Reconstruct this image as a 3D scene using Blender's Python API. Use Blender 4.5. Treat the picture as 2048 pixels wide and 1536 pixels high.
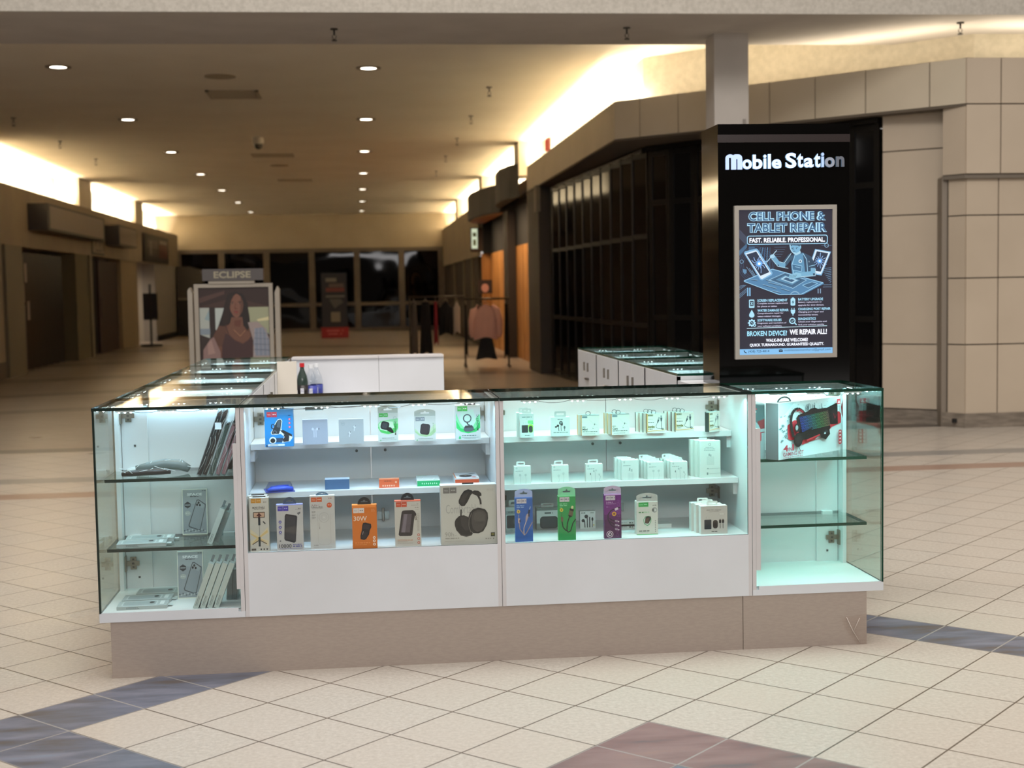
import bpy, bmesh, math, random
from mathutils import Vector, Matrix, Euler
random.seed(7)
S = bpy.context.scene
for o in list(bpy.data.objects): bpy.data.objects.remove(o)
C = S.collection
PI = math.pi

# ------------------------------------------------------------------ camera
cd = bpy.data.cameras.new('camera'); cam = bpy.data.objects.new('camera', cd); C.objects.link(cam)
R_ = Vector((0.99399267, -0.10804007, -0.01749039)); U_ = Vector((0.02478804, 0.06657655, 0.99747337)); F_ = R_.cross(U_) * -1
m3 = Matrix((R_, U_, -F_)).transposed()
cam.matrix_world = Matrix.Translation((0, 0, 1.4731)) @ m3.to_4x4()
cd.sensor_width = 36; cd.lens = 48.943; cd.clip_end = 200
cd.dof.use_dof = True; cd.dof.focus_distance = 5.6; cd.dof.aperture_fstop = 3.4
S.camera = cam
# ------------------------------------------------------------------ view, world, large lights
S.view_settings.view_transform = 'Standard'; S.view_settings.look = 'None'
S.view_settings.gamma = 1; S.view_settings.exposure = 0.0
S.view_settings.use_curve_mapping = False
w = bpy.data.worlds.new('world'); S.world = w; w.use_nodes = True
w.node_tree.nodes['Background'].inputs[0].default_value = (1.0, 0.94, 0.88, 1)
w.node_tree.nodes['Background'].inputs[1].default_value = 0.75
def area(name, loc, rot, sx, sy, power, col, spread=180):
    l = bpy.data.lights.new(name, 'AREA'); l.shape = 'RECTANGLE'; l.size = sx; l.size_y = sy
    l.energy = power; l.color = col; l.spread = math.radians(spread)
    o = bpy.data.objects.new(name, l); C.objects.link(o); o.location = loc; o.rotation_euler = rot
    return o
WARM = (1.0, 0.87, 0.67)
area('atrium_fill_light', (1.0, 4.2, 6.2), (0, 0, 0), 8.0, 5.0, 200, (1.0, 0.955, 0.93), 150)  # unseen overhead area added to light the kiosk and floor
area('atrium_fill_light', (0.5, -4.0, 4.6), (math.radians(62), 0, 0), 7.0, 1.5, 180, (1.0, 0.97, 0.96), 150)  # unseen frontal fill added to lift the kiosk's upright faces
area('atrium_fill_light', (0.3, 6.2, 7.4), (math.radians(44), 0, math.radians(-12)), 5.0, 1.6, 250, (1.0, 0.94, 0.87), 160)  # tilted fill added to brighten the angled fascia
area('atrium_fill_light', (8.5, 6.5, 6.2), (0, 0, 0), 3.0, 3.0, 220, (1.0, 0.9, 0.78), 150)  # unseen side fill, added for the right wall and fascia
area('atrium_fill_light', (-7.5, 5.5, 6.2), (0, 0, 0), 3.0, 3.0, 110, (1.0, 0.86, 0.72), 150)

# ------------------------------------------------------------------ materials
def lin(c):
    return tuple((v / 12.92 if v <= 0.04045 else ((v + 0.055) / 1.055) ** 2.4) for v in c)
def hexc(h):
    h = h.lstrip('#'); return lin(tuple(int(h[i:i + 2], 16) / 255 for i in (0, 2, 4)))
MC = {}
def M(h, rough=0.5, metal=0.0, em=0.0, spec=0.5):
    key = (h, rough, metal, em, spec)
    if key in MC: return MC[key]
    m = bpy.data.materials.new('mat_' + h.strip('#')); m.use_nodes = True
    b = m.node_tree.nodes['Principled BSDF']; c = hexc(h)
    b.inputs['Base Color'].default_value = (*c, 1); b.inputs['Roughness'].default_value = rough
    b.inputs['Metallic'].default_value = metal; b.inputs['Specular IOR Level'].default_value = spec
    if em:
        b.inputs['Emission Color'].default_value = (*c, 1); b.inputs['Emission Strength'].default_value = em
        b.inputs['Base Color'].default_value = (0.02, 0.02, 0.02, 1)
    MC[key] = m; return m
class NT:
    def __init__(s, name):
        s.m = bpy.data.materials.new(name); s.m.use_nodes = True; s.t = s.m.node_tree; s.n = s.t.nodes
        s.b = s.n['Principled BSDF']
    def new(s, typ, **k):
        x = s.n.new(typ)
        for a, v in k.items(): setattr(x, a, v)
        return x
    def link(s, a, b): s.t.links.new(a, b)
    def val(s, sock, v):
        if isinstance(v, (int, float, tuple)): sock.default_value = v
        else: s.link(v, sock)
    def math(s, op, a, b=None, c=None):
        x = s.new('ShaderNodeMath', operation=op); s.val(x.inputs[0], a)
        if b is not None: s.val(x.inputs[1], b)
        if c is not None: s.val(x.inputs[2], c)
        return x.outputs[0]
    def mix(s, f, a, b):
        x = s.new('ShaderNodeMix', data_type='RGBA'); s.val(x.inputs[0], f); s.val(x.inputs[6], a); s.val(x.inputs[7], b)
        return x.outputs[2]
    def noise(s, scale, detail=3, vec=None, rough=0.5):
        x = s.new('ShaderNodeTexNoise'); x.inputs['Scale'].default_value = scale; x.inputs['Detail'].default_value = detail
        x.inputs['Roughness'].default_value = rough
        if vec is not None: s.link(vec, x.inputs['Vector'])
        return x
    def ramp(s, f, stops):
        x = s.new('ShaderNodeValToRGB'); s.link(f, x.inputs[0]); e = x.color_ramp.elements
        while len(e) < len(stops): e.new(0.5)
        for i, (p, c) in enumerate(stops): e[i].position = p; e[i].color = c
        return x.outputs[0]
    def bump(s, h, strength=0.2, dist=0.01):
        x = s.new('ShaderNodeBump'); x.inputs['Strength'].default_value = strength; x.inputs['Distance'].default_value = dist
        s.link(h, x.inputs['Height']); s.link(x.outputs[0], s.b.inputs['Normal'])
def C4(h): return (*hexc(h), 1)
def noisy(name, c1, c2, scale=8, rough=0.5, stretch=(1, 1, 1), bump=0.0, bscale=60, detail=4, spec=0.5):
    n = NT(name); tc = n.new('ShaderNodeTexCoord'); mp = n.new('ShaderNodeMapping'); mp.inputs['Scale'].default_value = stretch
    n.link(tc.outputs['Object'], mp.inputs[0]); q = n.noise(scale, detail, mp.outputs[0])
    n.link(n.ramp(q.outputs[0], [(0.35, C4(c1)), (0.65, C4(c2))]), n.b.inputs['Base Color'])
    n.b.inputs['Roughness'].default_value = rough; n.b.inputs['Specular IOR Level'].default_value = spec
    if bump:
        q2 = n.noise(bscale, 3, tc.outputs['Object']); n.bump(q2.outputs[0], bump, 0.004)
    return n.m
def glass_mat(name, tint, edge=1.0, rmul=1.0):
    m = bpy.data.materials.new(name); m.use_nodes = True; t = m.node_tree; t.nodes.clear()
    out = t.nodes.new('ShaderNodeOutputMaterial'); tr = t.nodes.new('ShaderNodeBsdfTransparent'); gl = t.nodes.new('ShaderNodeBsdfGlossy')
    tr.inputs[0].default_value = (*tint, 1); gl.inputs['Roughness'].default_value = 0.015
    lw = t.nodes.new('ShaderNodeLayerWeight'); lw.inputs[0].default_value = 0.5
    p = t.nodes.new('ShaderNodeMath'); p.operation = 'POWER'; p.inputs[1].default_value = 5
    a = t.nodes.new('ShaderNodeMath'); a.operation = 'MULTIPLY_ADD'; a.inputs[1].default_value = 0.95 * rmul; a.inputs[2].default_value = 0.04
    mx = t.nodes.new('ShaderNodeMixShader')
    t.links.new(lw.outputs['Facing'], p.inputs[0]); t.links.new(p.outputs[0], a.inputs[0]); t.links.new(a.outputs[0], mx.inputs[0])
    t.links.new(tr.outputs[0], mx.inputs[1]); t.links.new(gl.outputs[0], mx.inputs[2]); t.links.new(mx.outputs[0], out.inputs[0])
    return m
GLASS = glass_mat('clear_glass', (0.965, 0.985, 0.975))
GLASST = glass_mat('counter_glass', (0.95, 0.98, 0.965), rmul=0.85)
GLASSG = glass_mat('green_side_glass', (0.90, 0.965, 0.93))
GEDGE = M('#0d3a2c', 0.15)
GEDGE2 = M('#0a211b', 0.15)
WHITE = noisy('white_melamine', '#d3d6da', '#d8dbe0', 3, 0.35, bump=0.03, bscale=300)
WHITE2 = noisy('white_board_edge', '#c8c5c6', '#cfcccd', 3, 0.45)
INNER = M('#dadfe0', 0.4)
TAUPE = noisy('taupe_laminate', '#a2948a', '#a89a8f', 40, 0.6, (1, 1, 4), bump=0.05, bscale=200)
STEEL = M('#b9b6ae', 0.25, 1.0)
BLACKG = M('#050505', 0.08)
BLACK = M('#0c0c0d', 0.5)
CABLE = M('#33383c', 0.5)
LEDM = M('#e8fbff', em=14.0)
LEDB = M('#c9cfd0', 0.5)

# ------------------------------------------------------------------ mesh building
class MB:
    def __init__(s): s.v = []; s.f = []; s.fm = []; s.mats = []; s.sm = []; s.T = None; s.k = 0
    def mi(s, m):
        if m not in s.mats: s.mats.append(m)
        return s.mats.index(m)
    def add(s, vs, fs, m, smooth=False):
        b = len(s.v); i = s.mi(m)
        for p in vs:
            p = Vector(p)
            s.v.append(s.T @ p if s.T else p)
        for f in fs: s.f.append([b + q for q in f]); s.fm.append(i); s.sm.append(smooth)
        return s
    def box(s, x0, x1, y0, y1, z0, z1, m, mats=None):
        vs = [(x0, y0, z0), (x1, y0, z0), (x1, y1, z0), (x0, y1, z0), (x0, y0, z1), (x1, y0, z1), (x1, y1, z1), (x0, y1, z1)]
        fs = [(0, 1, 5, 4), (1, 2, 6, 5), (2, 3, 7, 6), (3, 0, 4, 7), (4, 5, 6, 7), (3, 2, 1, 0)]  # front right back left top bottom
        mm = mats or {}
        for k, f in zip(('f', 'r', 'b', 'l', 't', 'd'), fs): s.add([vs[q] for q in f], [(0, 1, 2, 3)], mm.get(k, m))
        return s
    def prism(s, pts, y0, y1, m, mside=None):     # outline in XZ extruded along Y
        n = len(pts); vs = [(x, y0, z) for x, z in pts] + [(x, y1, z) for x, z in pts]
        s.add(vs, [tuple(range(n)), tuple(range(2 * n - 1, n - 1, -1))], m)
        s.add(vs, [(i, i + n, (i + 1) % n + n, (i + 1) % n) for i in range(n)], mside or m)
        return s
    def vprism(s, pts, z0, z1, m, mtop=None):     # plan outline in XY extruded along Z
        n = len(pts); vs = [(x, y, z0) for x, y in pts] + [(x, y, z1) for x, y in pts]
        s.add(vs, [tuple(range(n - 1, -1, -1)), tuple(range(n, 2 * n))], mtop or m)
        s.add(vs, [(i, (i + 1) % n, (i + 1) % n + n, i + n) for i in range(n)], m)
        return s
    def tube(s, pts, r, m, n=8, closed=False, rads=None):
        pts = [Vector(p) for p in pts]; N = len(pts); vs = []
        for i, p in enumerate(pts):
            a = pts[(i - 1) % N] if (closed or i > 0) else p; b = pts[(i + 1) % N] if (closed or i < N - 1) else p
            t = (b - a).normalized(); u = t.orthogonal().normalized() if abs(t.z) > .9 else t.cross(Vector((0, 0, 1))).normalized()
            v = t.cross(u); rr = rads[i] if rads else r
            for k in range(n):
                an = 2 * PI * k / n; vs.append(p + (u * math.cos(an) + v * math.sin(an)) * rr)
        fs = []
        for i in range(N if closed else N - 1):
            j = (i + 1) % N
            for k in range(n): fs.append((i * n + k, i * n + (k + 1) % n, j * n + (k + 1) % n, j * n + k))
        if not closed: fs += [tuple(range(n - 1, -1, -1)), tuple((N - 1) * n + k for k in range(n))]
        return s.add(vs, fs, m, True)
    def cyl(s, x, y, z0, z1, r, m, n=20, r1=None):
        return s.lathe([(0, z0), (r, z0), (r if r1 is None else r1, z1), (0, z1)], x, y, m, n, False)
    def lathe(s, prof, x, y, m, n=20, smooth=True):
        vs = []; fs = []
        for r, z in prof:
            for k in range(n): vs.append((x + r * math.cos(2 * PI * k / n), y + r * math.sin(2 * PI * k / n), z))
        for i in range(len(prof) - 1):
            for k in range(n): fs.append((i * n + k, i * n + (k + 1) % n, (i + 1) * n + (k + 1) % n, (i + 1) * n + k))
        return s.add(vs, fs, m, smooth)
    def ball(s, x, y, z, r, m, n=8):
        return s.lathe([(r * math.sin(PI * i / n), z - r * math.cos(PI * i / n)) for i in range(n + 1)], x, y, m, n * 2)
    def plate(s, outer, inner, y0, y1, m):        # flat ring plate in XZ with a real hole
        n = len(outer); vs = []
        for y in (y0, y1): vs += [(x, y, z) for x, z in outer] + [(x, y, z) for x, z in inner]
        fs = []
        for i in range(n):
            j = (i + 1) % n
            fs += [(i, j, n + j, n + i), (2 * n + j, 2 * n + i, 3 * n + i, 3 * n + j), (i, 2 * n + i, 2 * n + j, j), (n + i, n + j, 3 * n + j, 3 * n + i)]
        return s.add(vs, fs, m)
    def build(s, name, parent=None, loc=None, rot=None):
        me = bpy.data.meshes.new(name); me.from_pydata([tuple(p) for p in s.v], [], s.f)
        for m in s.mats: me.materials.append(m)
        me.polygons.foreach_set('material_index', s.fm); me.polygons.foreach_set('use_smooth', s.sm)
        bm = bmesh.new(); bm.from_mesh(me); bmesh.ops.remove_doubles(bm, verts=bm.verts, dist=1e-6) if False else None
        bm.free(); me.update()
        o = bpy.data.objects.new(name, me); C.objects.link(o)
        if parent: o.parent = parent
        if loc: o.location = loc
        if rot: o.rotation_euler = rot
        return o
def tag(o, label, cat, group=None, kind=None):
    if label: o['label'] = label
    if cat: o['category'] = cat
    if group: o['group'] = group
    if kind: o['kind'] = kind
    return o
def empty(name, label, cat, loc=(0, 0, 0), rz=0, group=None, rot=None):
    o = bpy.data.objects.new(name, None); C.objects.link(o); o.location = loc; o.rotation_euler = rot or (0, 0, rz)
    o.empty_display_size = 0.1
    return tag(o, label, cat, group)
def struct(o): o['kind'] = 'structure'; return o
def dup(root, loc, rz=None, label=None, group=None):
    r = root.copy(); C.objects.link(r); r.location = loc
    if rz is not None: r.rotation_euler = (0, 0, rz)
    if label: r['label'] = label
    if group: r['group'] = group
    for ch in list(root.children):
        c = ch.copy(); C.objects.link(c); c.parent = r
        for g in list(ch.children):
            d = g.copy(); C.objects.link(d); d.parent = c
    return r
# text glyphs as flat meshes
TC = {}
def glyphs(txt, bold=0.0, res=2, space=1.0):
    key = (txt, bold, res, space)
    if key in TC: return TC[key]
    cu = bpy.data.curves.new('t', 'FONT'); cu.body = txt; cu.size = 1; cu.resolution_u = res; cu.offset = bold; cu.space_character = space
    ob = bpy.data.objects.new('t', cu); C.objects.link(ob)
    me = ob.to_mesh(); vs = [(v.co.x, v.co.y) for v in me.vertices]; fs = [tuple(p.vertices) for p in me.polygons]
    ob.to_mesh_clear(); bpy.data.objects.remove(ob); bpy.data.curves.remove(cu)
    xs = [v[0] for v in vs]; ys = [v[1] for v in vs]
    TC[key] = (vs, fs, min(xs), max(xs), min(ys), max(ys)); return TC[key]
class Face:
    """a printed face: art given in its own drawing units, printed on the plane O + ex*x + ey*y, facing n"""
    def __init__(s, mb, O, ex, ey, n, step=0.00004, base=0.0003):
        s.mb = mb; s.O = Vector(O); s.ex = Vector(ex); s.ey = Vector(ey); s.n = Vector(n).normalized(); s.k = base; s.st = step
    def P(s, x, y): return s.O + s.ex * x + s.ey * y + s.n * s.k
    def poly(s, pts, c, em=0, fs=None, rough=0.45):
        m = c if not isinstance(c, str) else M(c, rough, 0, em)
        s.mb.add([s.P(*p) for p in pts], fs or [tuple(range(len(pts)))], m); s.k += s.st; return s
    def rect(s, x0, y0, x1, y1, c, em=0): return s.poly([(x0, y0), (x1, y0), (x1, y1), (x0, y1)], c, em)
    def ell(s, x, y, rx, ry, c, em=0, n=20, rot=0):
        ca, sa = math.cos(rot), math.sin(rot)
        return s.poly([(x + ca * rx * math.cos(2 * PI * i / n) - sa * ry * math.sin(2 * PI * i / n), y + sa * rx * math.cos(2 * PI * i / n) + ca * ry * math.sin(2 * PI * i / n)) for i in range(n)], c, em)
    def rrect(s, x0, y0, x1, y1, r, c, em=0, rot=0):
        pts = rr(x0, y0, x1, y1, r); cx, cy = (x0 + x1) / 2, (y0 + y1) / 2; ca, sa = math.cos(rot), math.sin(rot)
        return s.poly([(cx + ca * (x - cx) - sa * (y - cy), cy + sa * (x - cx) + ca * (y - cy)) for x, y in pts], c, em)
    def line(s, pts, w, c, em=0):
        vs = []; fs = []
        for i in range(len(pts) - 1):
            (x0, y0), (x1, y1) = pts[i], pts[i + 1]; d = math.hypot(x1 - x0, y1 - y0) or 1; nx, ny = -(y1 - y0) / d * w / 2, (x1 - x0) / d * w / 2
            b = len(vs); vs += [(x0 + nx, y0 + ny), (x1 + nx, y1 + ny), (x1 - nx, y1 - ny), (x0 - nx, y0 - ny)]; fs.append((b, b + 1, b + 2, b + 3))
        return s.poly(vs, c, em, fs)
    def ring(s, x, y, r, w, c, em=0, ry=None, n=20):
        ry = ry or r
        return s.line([(x + r * math.cos(2 * PI * i / n), y + ry * math.sin(2 * PI * i / n)) for i in range(n + 1)], w, c, em)
    def text(s, t, x0, y0, x1, y1, c, em=0, bold=0.0, rot=0, res=2):
        """fit text t in the box x0..x1, y0(top)..y1(bottom); rot=1 reads upward"""
        vs, fs, a, b, d, e = glyphs(t, bold, res)
        out = []
        for x, y in vs:
            u = (x - a) / (b - a); v = 1 - (y - d) / (e - d)
            if rot: out.append((x0 + v * (x1 - x0), y1 - u * (y1 - y0)))
            else: out.append((x0 + u * (x1 - x0), y0 + v * (y1 - y0)))
        return s.poly(out, c, em, fs)
    def dashes(s, x0, y, x1, h, c, em=0, seed=0):
        r = random.Random(seed); x = x0; vs = []; fs = []
        while x < x1:
            wd = min(r.uniform(1.2, 4) * h, x1 - x); b = len(vs); vs += [(x, y), (x + wd, y), (x + wd, y + h), (x, y + h)]; fs.append((b, b + 1, b + 2, b + 3)); x += wd + h * 0.7
        return s.poly(vs, c, em, fs)
def rr(x0, y0, x1, y1, r, n=5):
    pts = []
    for cx, cy, a in ((x1 - r, y0 + r, -90), (x1 - r, y1 - r, 0), (x0 + r, y1 - r, 90), (x0 + r, y0 + r, 180)):
        for i in range(n): t = math.radians(a + 90 * i / (n - 1)); pts.append((cx + r * math.cos(t), cy + r * math.sin(t)))
    return pts

# ================================================================== THE SETTING
def floor_material():
    n = NT('mall_floor'); tc = n.new('ShaderNodeTexCoord'); sp = n.new('ShaderNodeSeparateXYZ'); n.link(tc.outputs['Object'], sp.inputs[0])
    X, Y = sp.outputs[0], sp.outputs[1]
    u = n.math('SUBTRACT', X, 0.066); v = n.math('SUBTRACT', Y, 4.985)
    a = n.math('DIVIDE', n.math('ADD', u, v), 0.4337); b = n.math('DIVIDE', n.math('SUBTRACT', u, v), 0.4337)
    fa = n.math('FLOOR', a); fb = n.math('FLOOR', b)
    ga = n.math('ABSOLUTE', n.math('SUBTRACT', n.math('SUBTRACT', a, fa), 0.5)); gb = n.math('ABSOLUTE', n.math('SUBTRACT', n.math('SUBTRACT', b, fb), 0.5))
    grout = n.math('GREATER_THAN', n.math('MAXIMUM', ga, gb), 0.489)
    ca = n.math('ADD', fa, 0.5); cb = n.math('ADD', fb, 0.5)
    def ring(x, y, r0, r1):
        c = n.math('MAXIMUM', n.math('ABSOLUTE', n.math('SUBTRACT', ca, x)), n.math('ABSOLUTE', n.math('SUBTRACT', cb, y)))
        return n.math('MULTIPLY', n.math('GREATER_THAN', c, r0), n.math('LESS_THAN', c, r1))
    def band(s0, s1): return n.math('MULTIPLY', n.math('GREATER_THAN', Y, s0), n.math('LESS_THAN', Y, s1))
    slate = ring(1.5, 2.5, 4.6, 5.4); red = ring(-4.5, 8.5, 4.6, 5.4); slate2 = ring(-4.5, 8.5, 3.6, 4.4)
    cell = n.new('ShaderNodeCombineXYZ'); n.link(fa, cell.inputs[0]); n.link(fb, cell.inputs[1])
    wn = n.new('ShaderNodeTexWhiteNoise'); n.link(cell.outputs[0], wn.inputs['Vector'])
    n1 = n.noise(60, 8, tc.outputs['Object'], 0.72)
    mp = n.new('ShaderNodeMapping'); mp.inputs['Rotation'].default_value = (0, 0, math.radians(-38)); mp.inputs['Scale'].default_value = (1.6, 6.5, 1); n.link(tc.outputs['Object'], mp.inputs[0])
    n2 = n.noise(1.6, 5, mp.outputs[0], 0.6); n3 = n.noise(1.1, 2, tc.outputs['Object'])
    beige = n.ramp(n1.outputs[0], [(0.36, C4('#a0988e')), (0.5, C4('#ada59b')), (0.66, C4('#bbb4aa'))])
    warm = n.mix(n.math('MULTIPLY', wn.outputs['Value'], 0.35), beige, C4('#b0a396'))
    sl = n.ramp(n2.outputs[0], [(0.32, C4('#514b49')), (0.46, C4('#565b68')), (0.62, C4('#6d6f7c')), (0.75, C4('#6a788a'))])
    rd = n.ramp(n2.outputs[0], [(0.28, C4('#4b4a50')), (0.42, C4('#6f5452')), (0.58, C4('#7b6260')), (0.74, C4('#84665c'))])
    col = n.mix(slate, warm, sl); col = n.mix(slate2, col, sl); col = n.mix(red, col, rd)
    gc = n.mix(n.math('MAXIMUM', slate, red), C4('#5c5146'), C4('#8c8884'))
    col = n.mix(grout, col, gc)
    col = n.mix(band(10.38, 10.66), col, C4('#8d7264')); col = n.mix(band(11.25, 11.55), col, C4('#7f7c78')); col = n.mix(band(13.45, 13.78), col, C4('#57504a'))
    # dark wavy bands in the corridor paving
    wv = n.math('MULTIPLY', n.math('SINE', n.math('MULTIPLY', X, 0.55)), 0.9); Yw = n.math('ADD', Y, wv)
    for s0, s1 in ((17.4, 18.0), (20.6, 21.3), (24.5, 25.6), (30, 31.4), (36.5, 38)):
        bb = n.math('MULTIPLY', n.math('GREATER_THAN', Yw, s0), n.math('LESS_THAN', Yw, s1)); col = n.mix(n.math('MULTIPLY', bb, 0.75), col, C4('#2e2723'))
    far = n.math('GREATER_THAN', Y, 13.78); col = n.mix(n.math('MULTIPLY', far, 0.45), col, C4('#6b5644'))  # corridor dimness painted in: floor colour darkened beyond the last band
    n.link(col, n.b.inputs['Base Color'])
    n.link(n.math('MULTIPLY_ADD', n3.outputs[0], 0.12, 0.24), n.b.inputs['Roughness'])
    n.b.inputs['Specular IOR Level'].default_value = 0.42
    n.bump(n.math('SUBTRACT', 1.0, grout), 0.25, 0.002)
    return n.m
f = MB(); f.add([(-30, -6, 0), (30, -6, 0), (30, 56, 0), (-30, 56, 0)], [(0, 1, 2, 3)], floor_material())
struct(f.build('floor'))
ATR = M('#57504a', .9)  # unseen dark walls added to block world light and darken reflections
f = MB(); f.box(-15, 15, -9.2, -9, 0, 7, ATR); struct(f.build('wall_blocker_back'))
f = MB(); f.box(-15.2, -15, -9, 19, 0, 7, ATR); f.box(-15, -6.4, 18.8, 19, 0, 4.3, ATR); struct(f.build('wall_blocker_left'))
f = MB(); f.box(15, 15.2, -9, 19, 0, 7, ATR); struct(f.build('wall_blocker_right'))

STUCCO = noisy('stucco', '#b4aea4', '#c4beb4', 30, 0.9, bump=0.7, bscale=45)
SOFFIT = noisy('soffit_paint', '#b3aca4', '#bbb4ac', 2, 0.9, bump=0.1, bscale=80)
CEIL = noisy('ceiling_paint', '#e3d9c6', '#e8dfcd', 1.0, 0.95)
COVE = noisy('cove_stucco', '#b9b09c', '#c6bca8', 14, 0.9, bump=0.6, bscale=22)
COVE_DIM = noisy('dimmed_cove_stucco', '#878070', '#958e7e', 5, 0.9, (1, 2.5, .3), bump=0.6, bscale=22)  # cove stucco copied in a darker colour to hold down lamp glare
FASC = noisy('fascia_panel', '#bdb19c', '#c5b9a5', 1.2, 0.5)
PANEL = noisy('wall_panel', '#b4a592', '#bdae9b', 1.0, 0.45)
SEAM = M('#4a443e', 0.7)
WALLP = noisy('corridor_wall', '#8b7d6c', '#94866f', 1.5, 0.8)
BASEB = noisy('scuffed_base', '#6e6459', '#8a7f72', 6, 0.6, (1, 1, 5))
DARK = M('#080706', 0.9)
ALUM = noisy('bronze_aluminium', '#5b5146', '#645a4e', 3, 0.5)

# corridor ceiling, beam soffit and beam face
f = MB(); f.box(-7.4, 4.6, 14.4, 52, 4.25, 4.45, CEIL); f.box(4.6, 9.5, 12.95, 17.5, 4.25, 4.45, CEIL); struct(f.build('ceiling'))
f = MB()
f.box(-14, 12, 12.95, 14.6, 4.0, 4.4, SOFFIT, {'f': STUCCO}); f.box(-14, 12, 12.95, 13.3, 4.4, 8.0, STUCCO)

struct(f.build('trim_1'))
# column in front of the gate storefront
f = MB(); f.box(3.61, 3.965, 13.95, 14.3, 0, 4.0, noisy('column_paint', '#b5afa9', '#bdb7b1', 2, 0.7)); f.box(3.6, 3.975, 13.94, 14.31, 0, 0.14, BASEB)
struct(f.build('trim_2'))
f = MB(); f.box(3.905, 3.93, 13.925, 13.95, 3.06, 3.14, M('#8d8680'), None)
tag(f.build('wall_bracket'), 'small grey bracket stuck on the square column above the black sign tower', 'bracket')

# right side: lit cove wall, fascia and the angled black storefront
def wallseg(mb, x0, y0, x1, y1, z0, z1, m, th=0.12, side=1):
    d = math.hypot(x1 - x0, y1 - y0); nx, ny = (y1 - y0) / d * th * side, -(x1 - x0) / d * th * side
    mb.vprism([(x0, y0), (x1, y1), (x1 + nx, y1 + ny), (x0 + nx, y0 + ny)], z0, z1, m)
FP = [(9.5, 13.2), (5.93, 13.2), (3.02, 16.31), (3.02, 25.0)]
CP = [(9.5, 13.95), (6.35, 13.95), (3.50, 16.95), (3.50, 52.0)]
f = MB()
for (a, b), (c, d) in zip(CP, CP[1:]): wallseg(f, a, b, c, d, 3.19, 4.25, COVE_DIM if d > 50 else COVE, 0.15, 1)
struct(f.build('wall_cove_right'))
for (ya, yb) in ((26.5, 27.3), (34.6, 35.5), (43.3, 44.3)):
    f = MB(); f.box(3.05, 3.5, ya, yb, 3.60, 4.25, FASC); struct(f.build('trim_3'))
def panels(mb, P0, P1, cuts, z0, z1, m, gap=0.012, th=0.03, back=SEAM):
    """cladding panels from P0 to P1 with dark joints at the cut fractions, in front of a dark backing"""
    (x0, y0), (x1, y1) = P0, P1; d = math.hypot(x1 - x0, y1 - y0); nx, ny = (y1 - y0) / d, -(x1 - x0) / d
    for (a, b) in zip(cuts, cuts[1:]):
        g = gap / 2 / d; A = (x0 + (x1 - x0) * (a + g), y0 + (y1 - y0) * (a + g)); B = (x0 + (x1 - x0) * (b - g), y0 + (y1 - y0) * (b - g))
        for zz0, zz1 in zip(z0, z1):
            mb.vprism([A, B, (B[0] + nx * th, B[1] + ny * th), (A[0] + nx * th, A[1] + ny * th)], zz0 + gap / 2, zz1 - gap / 2, m)
    mb.vprism([(x0 + nx * th, y0 + ny * th), (x1 + nx * th, y1 + ny * th), (x1 + nx * (th + .1), y1 + ny * (th + .1)), (x0 + nx * (th + .1), y0 + ny * (th + .1))], min(z0), max(z1), back)
f = MB()
panels(f, FP[1], FP[2], [0, 0.088, 0.25, 0.385, 0.513, 0.65, 0.79, 0.915, 1], [3.19], [3.64], FASC)
panels(f, FP[2], FP[3], [0, 0.35, 0.7, 1], [3.19], [3.64], FASC)
# soffit under the fascia and ledge on top of it
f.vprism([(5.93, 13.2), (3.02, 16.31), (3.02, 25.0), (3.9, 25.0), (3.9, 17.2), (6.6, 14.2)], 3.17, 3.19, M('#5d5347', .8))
f.vprism([(6.02, 13.26), (3.08, 16.38), (3.08, 52.0), (3.5, 52.0), (3.5, 16.9), (6.35, 13.95)], 3.45, 3.47, FASC)
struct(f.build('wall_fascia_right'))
# pilaster at the far right
f = MB()
panels(f, (9.5, 13.2), (5.93, 13.2), [0, 0.46, 0.9, 1], [2.51, 3.19], [3.19, 3.64], PANEL)
panels(f, (5.93, 13.2), (5.79, 13.43), [0, 1], [2.51, 3.19], [3.19, 3.64], PANEL)
panels(f, (9.5, 13.26), (5.96, 13.26), [0, 0.46, 0.905, 1], [0.13, 0.831, 1.492, 2.11], [0.831, 1.492, 2.11, 2.49], PANEL)
panels(f, (5.96, 13.26), (5.85, 13.43), [0, 1], [0.13, 0.831, 1.492, 2.11], [0.831, 1.492, 2.11, 2.49], PANEL)
f.vprism([(5.85, 13.45), (5.805, 13.47), (5.88, 13.9), (6.0, 13.9), (5.95, 13.5)], 0.0, 2.5, M('#7d7265', .5))
panels(f, (5.885, 13.62), (5.40, 14.03), [0, 1], [0.15, 0.822, 1.508, 2.149, 2.807], [0.822, 1.508, 2.149, 2.807, 3.19], PANEL)
f.vprism([(5.80, 13.43), (5.93, 13.22), (9.5, 13.22), (9.5, 13.6), (5.85, 13.6)], 2.47, 2.51, M('#6f665b', .6))
struct(f.build('wall_right'))
f = MB(); f.vprism([(5.40, 14.02), (5.86, 13.61), (5.81, 13.46), (5.955, 13.245), (9.5, 13.245), (9.5, 13.4), (5.98, 13.4), (5.92, 13.9), (5.42, 14.2)], 0.0, 0.145, BASEB)
f.box(5.86, 5.90, 13.31, 13.34, 0.05, 0.09, BLACK)
struct(f.build('baseboard_right'))

# dark rooms behind the storefronts so that nothing shows through
f = MB(); f.box(3.9, 9.5, 17.2, 25, 0, 3.2, DARK); f.vprism([(5.6, 15.4), (9.5, 15.4), (9.5, 17.3), (4.0, 17.3)], 0, 3.2, DARK); struct(f.build('wall_dark_store'))

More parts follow.
